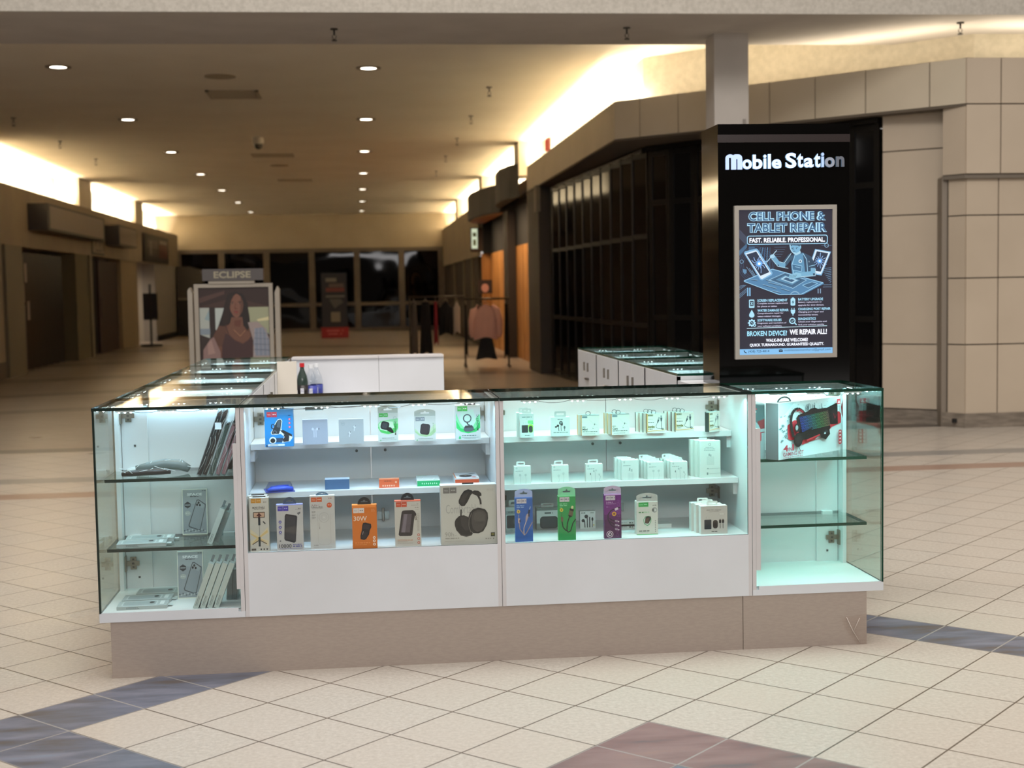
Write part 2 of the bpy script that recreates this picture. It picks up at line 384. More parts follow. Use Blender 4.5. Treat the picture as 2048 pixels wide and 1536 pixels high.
# left side wall: fascia with the cove above, piers and shop fronts
f = MB(); f.box(-6.46, -6.4, 19, 50.6, 2.42, 3.54, WALLP); f.box(-7.25, -6.46, 19, 50.6, 3.34, 3.36, WALLP); f.box(-6.7, -6.46, 19, 50.6, 2.42, 2.46, WALLP); struct(f.build('wall_left'))
f = MB(); f.box(-7.3, -7.1, 19, 50.6, 2.4, 4.25, COVE_DIM)
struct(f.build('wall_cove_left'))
for (ya, yb) in ((19, 25.6), (34.0, 35.6), (42.3, 43.8)):
    f = MB(); f.box(-7.1, -6.55, ya, yb, 3.54, 4.25, FASC); struct(f.build('trim_4'))
f = MB(); f.box(-6.9, -6.4, 19, 26.0, 0, 2.42, WALLP); f.box(-6.72, -6.34, 26.0, 27.3, 0, 2.42, M('#6b6250', .6)); f.box(-6.9, -6.38, 19, 26.0, 0, .3, M('#54493e', .7))
struct(f.build('wall_left_pier'))
f = MB(); f.box(-6.9, -6.38, 32.4, 34.1, 0, 2.42, M('#5a5238', .7)); f.box(-6.5, -6.34, 33.9, 34.2, 0, 2.42, M('#6f6753', .6)); struct(f.build('wall_left_pier'))
f = MB(); f.box(-9.5, -9.3, 19, 39, 0, 2.6, DARK); f.box(-9.3, -6.6, 39.0, 39.2, 0, 2.42, DARK); struct(f.build('wall_dark_store'))
f = MB(); f.box(-6.75, -6.45, 38.8, 41.6, 0, 2.42, M('#8b7a5e', .7)); struct(f.build('wall_left_pier'))
f = MB(); f.box(-6.8, -6.4, 44.8, 50.5, 0, 2.42, M('#8e8880', .7)); f.box(-6.4, -6.38, 44.8, 50.5, 0, .15, BLACK); struct(f.build('wall_left_pier'))
f = MB(); f.box(-9.0, -8.9, 41.6, 45.0, 0, 2.5, M('#a8977f', .8)); f.box(-9.0, -6.5, 45.0, 45.1, 0, 2.5, M('#a89f90', .8)); struct(f.build('wall_store_back'))

# far end: header wall and glazed entrance
f = MB(); f.box(-7.2, 4.2, 51.0, 51.3, 2.98, 4.25, noisy('header_wall', '#a5977f', '#ab9d86', 1, .9)); struct(f.build('wall_back'))
f = MB()
for x in (-6.45, -4.92, -3.33, -1.72, -0.10, 1.51, 2.95): f.box(x - .11, x + .11, 50.8, 51.0, 0.0, 2.98, ALUM)
f.box(-6.5, 3.05, 50.82, 51.0, 2.88, 3.02, ALUM); f.box(-6.5, 3.05, 50.84, 51.0, 0.93, 1.06, ALUM); f.box(-6.5, 3.05, 50.84, 51.0, 0, 0.14, ALUM)
wf = struct(f.build('window_1'))
WG = NT('wavy_dark_glass'); WG.b.inputs['Base Color'].default_value = (.002, .002, .002, 1); WG.b.inputs['Roughness'].default_value = .03; WG.b.inputs['Specular IOR Level'].default_value = 0.35
tcw = WG.new('ShaderNodeTexCoord'); qw = WG.noise(.55, 1, tcw.outputs['Object']); WG.bump(qw.outputs[0], 1.0, .045); WG = WG.m
f = MB(); f.box(-6.5, 3.05, 50.92, 50.94, 0.1, 2.9, WG)
g = f.build('window_glass', wf)
f = MB(); f.box(-9, 4.2, 52.5, 52.7, 0, 4.3, DARK); struct(f.build('wall_night'))
# right corridor wall beyond the orange store
f = MB(); f.box(3.02, 3.07, 35.4, 51, 2.3, 3.64, WALLP); f.box(3.05, 3.3, 36.0, 51.0, 0, 2.3, M('#3a3128', .8)); 
for y in (37.5, 40.5, 44.5): f.box(3.0, 3.1, y, y + .35, 0, 2.3, M('#6b5f50', .7))
struct(f.build('wall_right_corridor'))

# cove lamps (the building's own concealed strips)
def cove(loc, rot, sx, sy, p, nm='cove_lamp'): return area(nm, loc, rot, sx, sy, p, WARM)
RY = lambda a: (0, math.radians(a), 0)
for ya, yb in ((16.9, 26.4), (27.4, 34.5), (35.6, 43.2), (44.4, 50.8)):
    cove((3.27, (ya + yb) / 2, 3.615), (0, math.radians(180 + 62), 0), 0.15, yb - ya, 58 * (yb - ya))
for ya, yb in ((25.7, 33.9), (35.7, 42.2), (43.9, 50.4)):
    cove((-6.70, (ya + yb) / 2, 3.515), (0, math.radians(180 - 62), 0), 0.15, yb - ya, 68 * (yb - ya))
ang = math.atan2(16.31 - 13.2, 3.02 - 5.93)
cove((4.63, 14.93, 3.60), (PI, 0, ang), 3.9, 0.12, 30)
cove((7.8, 13.45, 3.60), (PI, 0, 0), 3.2, 0.12, 28)

# downlights
def downlight(x, y, label):
    t = empty('ceiling_downlight', label, 'ceiling light', (x, y, 4.25), group='round downlights in the corridor ceiling')
    m = MB(); m.lathe([(0.10, 0.0), (0.155, 0.0), (0.155, -0.012), (0.10, -0.012)], 0, 0, M('#8c7c64'), 20, False); m.build('trim_ring', t)
    m = MB(); m.cyl(0, 0, -0.006, -0.002, 0.105, M('#fff3e0', em=9)); m.build('lens', t); return t
ords = ['nearest', 'second nearest', 'third nearest', 'fourth', 'fifth', 'sixth', 'farthest']
for i in range(7):
    y = 17.62 + i * 5.24
    downlight(-3.58 - i * .02, y, f'{ords[i]} glowing round downlight of the left row on the corridor ceiling')
    downlight(0.17 - i * .01, y + .1, f'{ords[i]} glowing round downlight of the right row on the corridor ceiling')
# ceiling vents, hatch, sprinklers
def vent(x, y, wx, wy, label):
    t = empty('ceiling_vent', label, 'vent', (x, y, 4.25))
    m = MB(); b = M('#b5a78f', .8); d = M('#7a6a54', .9)
    m.box(-wx, wx, -wy, -wy + .05, -.02, 0, b); m.box(-wx, wx, wy - .05, wy, -.02, 0, b); m.box(-wx, -wx + .05, -wy, wy, -.02, 0, b); m.box(wx - .05, wx, -wy, wy, -.02, 0, b); m.build('frame', t)
    m = MB(); m.box(-wx, wx, -wy, wy, -.004, -.001, d)
    for k in range(1, 9): m.box(-wx + .05, wx - .05, -wy + k * wy * 2 / 9 - .02, -wy + k * wy * 2 / 9 + .02, -.015, -.006, b)
    m.build('grille', t)
vent(-1.69, 20.03, .36, .38, 'square slatted air vent in the nearest bay of the corridor ceiling')
vent(-1.70, 28.87, .42, .3, 'slatted air vent past the third row of corridor downlights')
vent(-1.55, 35.3, .42, .3, 'farthest slatted air vent in the corridor ceiling')
m = MB(); m.cyl(-1.72, 18.38, 4.235, 4.25, .2, M('#a8997f', .9)); tag(m.build('ceiling_access_cover'), 'round beige cover plate on the corridor ceiling just before the nearest vent', 'ceiling cover')
m = MB(); m.cyl(-1.7, 31.2, 4.235, 4.25, .2, M('#a8997f', .9)); tag(m.build('ceiling_access_cover'), 'round beige cover plate on the corridor ceiling beyond the second vent', 'ceiling cover')
def sprinkler(x, y, z, label, c='#6b6156', s=1.0):
    m = MB(); k = M(c, .5)
    m.cyl(x, y, z - .012 * s, z, .04 * s, k); m.cyl(x, y, z - .07 * s, z - .012 * s, .010 * s, k); m.tube([(x - .02 * s, y, z - .07 * s), (x - .018 * s, y, z - .1 * s), (x, y, z - .115 * s), (x + .018 * s, y, z - .1 * s), (x + .02 * s, y, z - .07 * s)], .004 * s, k, 6); m.cyl(x, y, z - .13 * s, z - .12 * s, .028 * s, k)
    tag(m.build('sprinkler_head'), label, 'sprinkler', 'fire sprinklers hanging from the ceilings')
sprinkler(-0.19, 13.75, 4.0, 'sprinkler head under the grey beam, left of the other two there', '#2f2b27', .9)
sprinkler(2.66, 13.65, 4.0, 'middle one of the three sprinkler heads under the grey beam', '#2f2b27', .9)
sprinkler(5.93, 13.34, 4.0, 'sprinkler head under the beam above the far right panelled wall', '#2f2b27', .9)
for i, y in enumerate((19.4, 22.6, 25.9, 29.3, 33)):
    sprinkler(1.84, y, 4.25, f'{ords[i]} sprinkler head on the ceiling right of the right downlight row')
for i, y in enumerate((22.6, 26.0, 29.4)):
    sprinkler(-5.3, y, 4.25, f'{ords[i]} sprinkler head on the ceiling left of the left downlight row')
t = empty('security_camera', 'small white dome camera on the corridor ceiling between the downlight rows', 'camera', (-1.76, 25.6, 4.25))
m = MB(); m.cyl(0, 0, -.12, 0, .1, M('#c9c0b0')); m.build('housing', t); m = MB(); m.ball(0, 0, -.14, .075, M('#3a3630', .2)); m.build('dome', t)
for x, y, l in ((3.04, 22.3, 'small red exit sign over the fascia at the near end of the right corridor wall'), (3.04, 37.6, 'small red exit sign beyond the dark canopy')):
    m = MB(); m.box(x - .02, x + .02, y - .2, y + .2, 3.66, 3.84, M('#d8402c', em=.7)); tag(m.build('exit_sign'), l, 'exit sign')

# ================================================================== THE KIOSK
D = 5.402; ZT = 1.045; ZB = 0.219; ZG = 0.254
XL, XA, XB, XR = -1.025, -0.473, 0.528, 2.086
XC = 1.541; DEP = 0.491; YB = D + DEP; TH = 0.016
def gbox(mb, x0, x1, y0, y1, z0, z1, g, e, open_axis):
    """a glass sheet: clear on its two big faces, dark green on the cut edges"""
    mats = {k: e for k in 'frbltd'}
    for k in {'x': 'lr', 'y': 'fb', 'z': 'td'}[open_axis]: mats[k] = g
    mb.box(x0, x1, y0, y1, z0, z1, e, mats)
def part(mb, name, parent, label=None):
    o = mb.build(name, parent)
    if label: o['label'] = label
    return o
def ledstrip(t, x0, x1, y, z, col, power, axis='x', n=None, facing=-1, wires=True):
    """modules of three small LEDs under the glass, joined by thin cable, plus the light they throw"""
    L = x1 - x0; n = n or max(1, int(L / 0.16)); m = MB()
    def P(a, dy=0, dz=0): return (a, y + dy, z + dz) if axis == 'x' else (y + dy, a, z + dz)
    for i in range(n):
        c = x0 + L * (i + .5) / n
        if axis == 'x': m.box(c - .036, c + .036, y - .006, y + .006, z, z + .005, LEDB)
        else: m.box(y - .006, y + .006, c - .036, c + .036, z, z + .005, LEDB)
        for k in (-1, 0, 1):
            p = P(c + k * .022, 0, -.001); m.ball(p[0], p[1], p[2], .0042, LEDM, 5)
        if wires and i < n - 1:
            c2 = x0 + L * (i + 1.5) / n; sag = random.uniform(.002, .012)
            m.tube([P(c + .036), P((c + c2) / 2 - .02, 0, -sag), P((c + c2) / 2 + .02, 0, -sag), P(c2 - .036)], .0009, CABLE, 5)
    o = m.build('led_strip', t)
    if power:
        rot = (0, 0, 0) if axis == 'x' else (0, 0, PI / 2)
        a = area('led_strip_light', P((x0 + x1) / 2, 0, -.008), rot, L, 0.012, power, col, 170)
        a.parent = t; a.location = Vector(a.location) - Vector(t.location)
        o.location = -Vector(t.location)
    return o
def hinge(t, x, y, z, sx=1, dark=False):
    m = MB(); k = M('#8f8a7c', 0.3, 0.8); d = M('#4a453c', .4)
    m.box(x, x + sx * .055, y - .012, y - .004, z - .010, z + .010, k) if sx > 0 else m.box(x - .055, x, y - .012, y - .004, z - .010, z + .010, k)
    c = x + sx * .03
    m.box(c - .012, c + .012, y - .007, y - .001, z - .026, z + .026, k); m.box(c - .005, c + .005, y - .014, y - .011, z - .004, z + .004, d)
    m.box(c - .004, c + .004, y - .0085, y - .006, z + .013, z + .020, d); m.box(c - .004, c + .004, y - .0085, y - .006, z - .020, z - .013, d)
    m.box(x - .004, x + .004, y - .03, y, z - .032, z + .032, k)
    return m.build('hinge', t)
CY = (0.34, 1.0, 0.99); BL = (0.40, 0.70, 1.0); LB = (0.72, 0.95, 1.0)

def wide_cabinet(x0, x1, label, col, power):
    t = empty('display_cabinet', label, 'display cabinet', group='glass-fronted display cabinets of the kiosk')
    for s, (a, b) in ((0, (x0 + .001, x0 + TH)), (1, (x1 - TH, x1 - .001))):
        m = MB(); m.box(a, b, D, YB, ZB, ZT - .012, INNER, {'f': WHITE2}); part(m, 'side_panel', t)
    m = MB(); m.box(x0 + TH, x1 - TH, D, D + TH, ZB, .468, WHITE); part(m, 'front_panel', t)
    m = MB(); m.box(x0 + TH, x1 - TH, D + TH, YB - TH, .452, .468, INNER); part(m, 'base_board', t)
    mid = (x0 + x1) / 2
    for a, b in ((x0 + TH + .001, mid - .0012), (mid + .0012, x1 - TH - .001)):
        m = MB(); m.box(a, b, YB - TH, YB, ZB, ZT - .014, INNER); dd = part(m, 'door', t)
        sx = 1 if a < mid - .3 else -1; e = a if sx > 0 else b
        for hz in (.945, .58): hinge(dd, e - .002 * sx, YB - TH, hz, sx)
        m = MB(); m.lathe([(0, 0), (.006, 0), (.006, .004), (0, .004)], 0, 0, M('#5d605e', .4), 10, False); k = part(m, 'screw_cap', dd); k.location = (mid - .06 if sx > 0 else mid + .06, YB - TH - .004, .80); k.rotation_euler = (PI / 2, 0, 0)
    m = MB(); m.cyl(mid + .045, YB - TH - .018, .50, .555, .006, STEEL, 10); m.box(mid + .02, mid + .07, YB - TH - .012, YB - TH, .505, .54, M('#a9b5b5', .2, .6)); part(m, 'bolt_latch', t)
    for z, fy, th in ((.864, 5.645, .023), (.681, 5.545, .022)):
        m = MB(); m.box(x0 + TH + .002, x1 - TH - .002, fy, YB - TH, z - th, z, INNER); part(m, 'shelf', t)
        for a, b in ((x0 + TH, x0 + TH + .016), (x1 - TH - .016, x1 - TH)):
            m = MB(); m.box(a, b, fy + .025, YB - TH, z - th - .05, z - th, INNER); part(m, 'shelf_cleat', t)
    m = MB(); gbox(m, x0 + TH, x1 - TH, D + .004, D + .012, .468, ZT - .012, GLASS, GEDGE, 'y'); part(m, 'front_glass', t)
    m = MB(); gbox(m, x0 + .002, x1 - .002, D - .004, YB, ZT - .012, ZT, GLASST, GEDGE2, 'z'); part(m, 'glass_top', t)
    ledstrip(t, x0 + .03, x1 - .03, D + .03, ZT - .020, col, power)
    ledstrip(t, x0 + .05, x1 - .05, D + .26, ZT - .020, col, power * .35, n=4)
    return t
cabA = wide_cabinet(XA, XB, 'left wide glass-fronted display cabinet with the phone holder and headphone boxes', BL, 2.5)
m = MB(); m.box(-.225, -.155, D + .05, D + .075, ZT - .034, ZT - .022, M('#39433e', .5)); part(m, 'led_driver', cabA)
m = MB(); m.tube([(-.33, D + .03, ZT - .02), (-.27, D + .06, ZT - .028), (-.225, D + .062, ZT - .028)], .0012, CABLE, 5); m.tube([(-.155, D + .062, ZT - .028), (-.08, D + .05, ZT - .024), (0.02, D + .03, ZT - .02)], .0012, CABLE, 5); part(m, 'led_cable', cabA)
cabB = wide_cabinet(XB, XC, 'right wide glass-fronted display cabinet full of small white charger boxes', CY, 2.8)

def corner_cabinet(x0, x1, side, label, col, power):
    """side=-1: glass end on the left, +1: glass end on the right"""
    t = empty('corner_display_cabinet', label, 'display cabinet')
    # slab with the small upstand that holds the front glass
    m = MB(); m.box(x0 + (.0 if side < 0 else .001), x1, D, YB, ZB, ZG - .012, WHITE); m.box(x0 + .003, x1 - .003, D + .012, YB - TH, ZG - .012, ZG, INNER); m.box(x0 + (.0 if side < 0 else .026), x1 - (.026 if side < 0 else 0), D - .0, D + .008, ZG - .012, ZG + .002, WHITE); part(m, 'base_board', t)
    ix = x1 if side < 0 else x0
    a, b = (ix - TH, ix - .001) if side < 0 else (ix + .001, ix + TH)
    m = MB(); m.box(a, b, D, YB, ZG - .012, ZT - .012, INNER, {'f': WHITE2}); part(m, 'side_panel', t)
    # cover strip at the front glass edge
    m = MB()
    c0, c1 = (ix - .030, ix - TH) if side < 0 else (ix + TH, ix + .034)
    m.box(c0, c1, D - .002, D + .010, .33 if side < 0 else .322, .895, WHITE2); part(m, 'cover_strip', t)
    gx = x0 if side < 0 else x1
    m = MB(); m.box(x0 + TH, x1 - TH, YB - TH, YB, ZG, ZT - .012, INNER); bp_ = part(m, 'back_panel', t)
    # board along the glass end at the rear and the hinge board
    s0, s1 = (gx + .012, gx + .028) if side < 0 else (gx - .028, gx - .012)
    m = MB(); m.box(s0, s1, YB - .09, YB - TH, ZG, ZT - .014, INNER); part(m, 'corner_post', t)
    h0, h1 = (gx + .03, gx + .135) if side < 0 else (gx - .125, gx - .03)
    m = MB(); m.box(h0, h1, YB - TH - .014, YB - TH - .001, ZG, ZT - .014, INNER); hb = part(m, 'hinge_board', t)
    hx = h0 if side < 0 else h1; hs = 1 if side < 0 else -1
    hinge(hb, hx, YB - TH - .015, ZT - .07, hs); hinge(hb, hx, YB - TH - .015, .36, hs)
    for zz in (.85, .30):
        m = MB(); m.box((h0 + h1) / 2 - .004, (h0 + h1) / 2 + .004, YB - TH - .018, YB - TH - .014, zz - .004, zz + .004, M('#4c5252', .4)); part(m, 'screw_cap', hb)
    for z, fy in ((.751, 5.555), (.475, 5.555)):
        m = MB(); gbox(m, x0 + (.010 if side < 0 else TH), x1 - (TH if side < 0 else .013), fy, YB - TH - .016, z - .0125, z, GLASSG, GEDGE2 if side < 0 else GEDGE, 'z'); sh = part(m, 'glass_shelf', t)
        for bx in (h0 + .02, ix - .12 if side < 0 else ix + .06):
            m = MB(); m.box(bx, bx + .045, YB - TH - .035, YB - TH - .014, z - .014, z + .003, INNER); part(m, 'shelf_clip', t)
    m = MB()
    if side < 0: gbox(m, x0, x0 + .008, D, YB - TH, ZG, ZT - .012, GLASSG, GEDGE2, 'x')
    else: gbox(m, x1 - .008, x1, D, YB - TH, ZG, ZT - .012, GLASSG, GEDGE, 'x')
    part(m, 'end_glass', t)
    m = MB(); gbox(m, x0 + (.008 if side < 0 else TH), x1 - (TH if side < 0 else .009), D + .001, D + .008, ZG, ZT - .012, GLASS, GEDGE, 'y'); part(m, 'front_glass', t)
    m = MB(); gbox(m, x0 - .001, x1 - .001, D - .004, YB, ZT - .012, ZT, GLASST, GEDGE2 if side < 0 else GEDGE, 'z'); part(m, 'glass_top', t)
    ledstrip(t, x0 + .04, x1 - .04, D + .03, ZT - .020, col, power, n=3)
    ledstrip(t, x0 + .04, x1 - .06, YB - .035, ZT - .024, col, power * .5, n=3)
    ledstrip(t, D + .06, YB - .06, (x0 + .02) if side < 0 else (x1 - .02), ZT - .020, col, power * .3, axis='y', n=2)
    return t
cabL = corner_cabinet(XL, XA, -1, 'left corner glass display cabinet holding phone cases, with glass end wall', (0.38, .74, 1.0), 1.1)
cabR = corner_cabinet(XC, XR, 1, 'right corner glass display cabinet holding the gaming kit boxes', CY, 2.8)

# plinths
m = MB(); m.box(XL + .04, 1.500, D + .004, D + .03, 0, ZB, TAUPE); m.box(XL + .04, XL + .065, D + .03, 9.30, 0, ZB, TAUPE)
tag(m.build('kiosk_plinth'), 'long taupe plinth under the front cabinets of the kiosk', 'plinth')
m = MB(); m.box(1.502, 2.016, D + .002, D + .03, 0, ZB, TAUPE); m.box(1.99, 2.016, D + .03, 9.6, 0, ZB - .002, TAUPE)
tag(m.build('kiosk_plinth'), 'short taupe plinth section at the right front corner of the kiosk', 'plinth')
m = MB(); pl = glass_mat('clear_tape', (0.97, 0.95, 0.94), rmul=1.0)
m.add([(1.905, D - .001, .115), (2.0165, D - .001, .125), (2.0165, D - .001, .0), (1.975, D - .004, -.0), (1.93, D - .003, .06)], [(0, 1, 2, 3, 4)], pl)
wr = M('#cfc4bb', .3)
m.tube([(1.93, D - .004, .115), (1.955, D - .005, .06), (1.985, D - .004, .01)], .0015, wr, 5); m.tube([(1.985, D - .004, .11), (1.96, D - .005, .06)], .0012, wr, 5)
tag(m.build('loose_tape'), 'crumpled strip of clear tape at the right end of the taupe plinth', 'tape')

# ---- cabinets along the left side
def side_cabinet(x0, x1, y0, y1, label, col, outer, leds=True):
    t = empty('side_display_cabinet', label, 'display cabinet', group='glass-topped cabinets along the sides of the kiosk')
    inner_x = (x1 - TH, x1) if outer < 0 else (x0, x0 + TH); out_x = (x0, x0 + .008) if outer < 0 else (x1 - .008, x1)
    m = MB(); m.box(x0, x1, y0 + .001, y0 + TH, ZB, ZT - .012, INNER); part(m, 'side_panel', t)
    m = MB(); m.box(x0, x1, y1 - TH, y1 - .001, ZB, ZT - .012, INNER); part(m, 'side_panel', t)
    m = MB(); m.box(x0, x1, y0 + TH, y1 - TH, ZB, ZB + .02, WHITE); m.box(x0 + .01, x1 - TH, y0 + TH, y1 - TH, .45, .468, INNER); part(m, 'base_board', t)
    m = MB(); m.box(x0 + .02, x1 - .02, y0 + TH, y1 - TH, .66, .68, INNER); part(m, 'shelf', t)
    mid = (y0 + y1) / 2
    for a, b in ((y0 + .001, mid - .0015), (mid + .0015, y1 - .001)):
        m = MB(); m.box(inner_x[0], inner_x[1], a, b, ZB, ZT - .014, WHITE); d = part(m, 'door', t)
        xx = x1 if outer < 0 else x0 - .012
        m = MB(); yy = (b - .07) if a < mid - .1 else (a + .07)
        m.box(xx, xx + .012, yy - .004, yy + .004, .90, .96, M('#6d675f', .4)); part(m, 'handle', d)
        if a > mid - .05:
            m = MB(); m.box(xx - .004, xx + .012, mid - .09, mid, .845, .857, M('#6b645c', .35, .6)); m.box(xx - .002, xx + .006, mid, mid + .07, .846, .856, M('#d5d0cb', .3)); part(m, 'hasp', d)
    m = MB(); m.box(out_x[0], out_x[1], y0 + TH, y1 - TH, ZB, .468, WHITE); part(m, 'outer_panel', t)
    m = MB(); gbox(m, out_x[0], out_x[1], y0 + TH, y1 - TH, .468, ZT - .012, GLASSG, GEDGE, 'x'); part(m, 'outer_glass', t)
    m = MB(); gbox(m, x0, x1 - .001, y0 + .001, y1 - .001, ZT - .012, ZT, GLASST, GEDGE, 'z'); part(m, 'glass_top', t)
    if leds:
        ledstrip(t, x0 + .05, x1 - .06, y1 - TH - .012, ZT - .022, col, .9, n=2)
        ledstrip(t, y0 + .06, y1 - .06, (x0 + .018) if outer < 0 else (x1 - .018), ZT - .020, col, .7, axis='y', n=4)
    return t
ys = [YB + .002, 6.74, 7.60, 8.46, 9.32]
nm = ['nearest', 'second', 'third', 'farthest']
for i in range(4):
    side_cabinet(XL, XA, ys[i], ys[i + 1] - .001, f'{nm[i]} glass-topped cabinet of the four along the left side of the kiosk', (.72, .95, 1.0), -1)
m = MB(); m.box(-.472, -.365, 7.84, 7.86, 0.0, 1.085, noisy('cream_board', '#ddd6cb', '#e3dccf', 4, .5)); m.box(-.472, -.365, 7.86, 7.90, .9, .92, WHITE)
tag(m.build('upright_board'), 'narrow cream upright board standing against the left side cabinets inside the kiosk', 'board')
# ---- cabinets along the right side
ys2 = [6.60, 7.38, 8.16, 8.94, 9.72]
for i in range(4):
    side_cabinet(1.515, 2.125, ys2[i], ys2[i + 1] - .001, f'{nm[i]} glass-topped cabinet of the four along the right side of the kiosk', (.6, .95, 1.0), 1)
m = MB(); m.box(1.515, 2.12, 6.13, 6.595, ZB + .002, 1.012, WHITE); m.box(1.515, 1.56, 5.90, 6.13, ZB + .002, 1.012, WHITE); tag(m.build('base_cabinet'), 'plain white base cabinet carrying the tall black sign tower', 'cabinet')
# ---- rear cabinets
t = empty('rear_cabinet', 'left white rear cabinet of the kiosk, back wall behind the bottles', 'cabinet', group='white cabinets closing the rear of the kiosk')
m = MB(); m.box(-.455, .106, 9.10, 9.30, .05, ZT - .012, WHITE); part(m, 'body', t); m = MB(); m.box(-.455, .106, 9.09, 9.31, ZT - .012, ZT, WHITE2); part(m, 'top_board', t)
t = empty('rear_cabinet', 'right white rear cabinet of the kiosk with the free outer end', 'cabinet', group='white cabinets closing the rear of the kiosk')
m = MB(); m.box(.108, .53, 9.10, 9.30, .05, ZT - .012, WHITE); part(m, 'body', t); m = MB(); m.box(.108, .53, 9.09, 9.31, ZT - .012, ZT, WHITE2); part(m, 'top_board', t)
m = MB(); m.box(-.46, .1, 8.72, 9.085, 0, .70, WHITE); m.box(-.46, .1, 8.70, 9.085, .70, .72, WHITE2)
tag(m.build('low_cabinet'), 'low white cabinet inside the kiosk under the drink bottles', 'cabinet')
# bottles
PET = glass_mat('pet_plastic', (0.93, 0.95, 0.97), rmul=.6)
def bottle(x, y, z, h, r, cap, label, liquid, lab, capm=True):
    t = empty('drink_bottle', label, 'bottle', (x, y, z), group='drink bottles at the rear left of the kiosk')
    m = MB(); m.lathe([(0, .002), (r * .9, 0), (r, .012), (r, h * .3), (r * .94, h * .36), (r, h * .42), (r, h * .62), (r * .82, h * .74), (r * .42, h * .86), (.013, h * .9), (.013, h)], 0, 0, liquid, 20); part(m, 'bottle_body', t)
    m = MB(); m.lathe([(r * 1.01, h * .28), (r * 1.015, h * .28), (r * 1.015, h * .55), (r * 1.01, h * .55)], 0, 0, M(lab, .4), 20)
    F = Face(m, (-.02, -r * 1.03, h * .5), (.001, 0, 0), (0, 0, -.001), (0, -1, 0)); F.rect(8, 4, 30, 44, '#e8eaf2'); F.dashes(10, 12, 28, 4, '#8088a8', seed=3); F.dashes(10, 22, 28, 4, '#8088a8', seed=4); part(m, 'label_band', t)
    m = MB(); m.cyl(0, 0, h * .93, h * 1.01, .0155, M(cap, .4), 14); part(m, 'cap', t)
bottle(-.378, 8.86, .72, .30, .036, '#c81f28', 'dark soda bottle with red cap and black label beside the cream board', M('#31403a', .15), '#1a1416')
bottle(-.327, 8.93, .72, .285, .040, '#e6eaee', 'clear water bottle with blue label standing left of the other water bottle', PET, '#3a44a0')
bottle(-.295, 9.02, .72, .287, .040, '#e6eaee', 'clear water bottle with blue label, rearmost and rightmost of the drink bottles', PET, '#2f3c8c')
t = empty('snack_bag', 'black and teal snack bag in front of the soda bottle', 'bag', (-.40, 8.80, .72))
m = MB(); m.prism([(-.05, 0), (.05, 0), (.035, .05), (-.02, .14), (-.05, .16)], -.03, .03, M('#15181a', .3)); part(m, 'bag_body', t)
m = MB(); m.prism([(-.045, .0), (.01, .0), (-.01, .05), (-.045, .08)], -.033, -.03, M('#2c8fa6', .35)); part(m, 'printed_patch', t)

# ---- sign tower
t = empty('sign_tower', 'tall glossy black sign tower with lit lettering and repair poster', 'sign', (0, 0, 0))
m = MB(); m.box(1.606, 2.214, 6.15, 6.45, 1.012, 2.187, BLACKG); part(m, 'tower_body', t)
m = MB(); m.box(1.604, 2.216, 6.147, 6.15, 2.105, 2.140, M('#322a29', .25)); part(m, 'joint_strip', t)
# lettering
def letter(ch, x, wd, z0, z1, em, bold=.03):
    em = em * .62; wd = wd - .003
    m = MB(); F = Face(m, (0, 6.146, 0), (1, 0, 0), (0, 0, 1), (0, -1, 0))
    vs, fs, a, b, d, e = glyphs(ch, bold, 4)
    pts = [(x + (p - a) / (b - a) * wd, z0 + (q - d) / (e - d) * (z1 - z0)) for p, q in vs]
    face = M('#b9d2ff' if em > 1 else '#b4b8c6', .4, 0, em)
    for off in (0,):
        F.k = .006; F.poly(pts, face, 0, fs)
    side = M('#a9d4ff', .4, 0, em * .5)
    # sides of the raised letter: solid body made by extruding the outline faces
    bm = bmesh.new(); vv = [bm.verts.new((px, 6.149, pz)) for px, pz in pts]
    for fc in fs:
        try: bm.faces.new([vv[i] for i in fc])
        except ValueError: pass
    r = bmesh.ops.extrude_face_region(bm, geom=bm.faces[:]); 
    for g in r['geom']:
        if isinstance(g, bmesh.types.BMVert): g.co.y -= .0085
    me = bpy.data.meshes.new('sign_letter'); bm.to_mesh(me); bm.free(); me.materials.append(side)
    m.T = None; base = len(m.v)
    m.add([v.co.copy() for v in me.vertices], [tuple(p.vertices) for p in me.polygons], side)
    part(m, 'sign_letter', t, None)
# M drawn as two rounded arches
m = MB(); face = M('#bcd0ff', .4, 0, 1.35)
def arch(mb, xa, xb, z0, z1, wd, y0, y1, mat):
    n = 8; r = min((xb - xa) / 2, .018); outer = [(xa, z0)] + [(xa + r - r * math.cos(PI / 2 * i / n), z1 - r + r * math.sin(PI / 2 * i / n)) for i in range(n + 1)] + [(xb - r + r * math.sin(PI / 2 * i / n), z1 - r + r * math.cos(PI / 2 * i / n)) for i in range(n + 1)] + [(xb, z0)]
    r2 = max(r - wd, .003); inner = [(xb - wd, z0)] + [(xb - wd - r2 + r2 * math.cos(PI / 2 * i / n), z1 - wd - r2 + r2 * math.sin(PI / 2 * i / n)) for i in range(n + 1)] + [(xa + wd + r2 - r2 * math.sin(PI / 2 * i / n), z1 - wd - r2 + r2 * math.cos(PI / 2 * i / n)) for i in range(n + 1)] + [(xa + wd, z0)]
    N = len(outer); vs = []; fs = []
    inn = inner[::-1]
    for y in (y0, y1): vs += [(x, y, z) for x, z in outer] + [(x, y, z) for x, z in inn]
    for i in range(N - 1): fs += [(i, i + 1, N + i + 1, N + i), (i, 2 * N + i, 2 * N + i + 1, i + 1), (N + i, N + i + 1, 3 * N + i + 1, 3 * N + i)]
    fs += [(0, N, 3 * N, 2 * N), (N - 1, 3 * N - 1, 4 * N - 1, 2 * N - 1)]
    mb.add(vs, fs, mat)
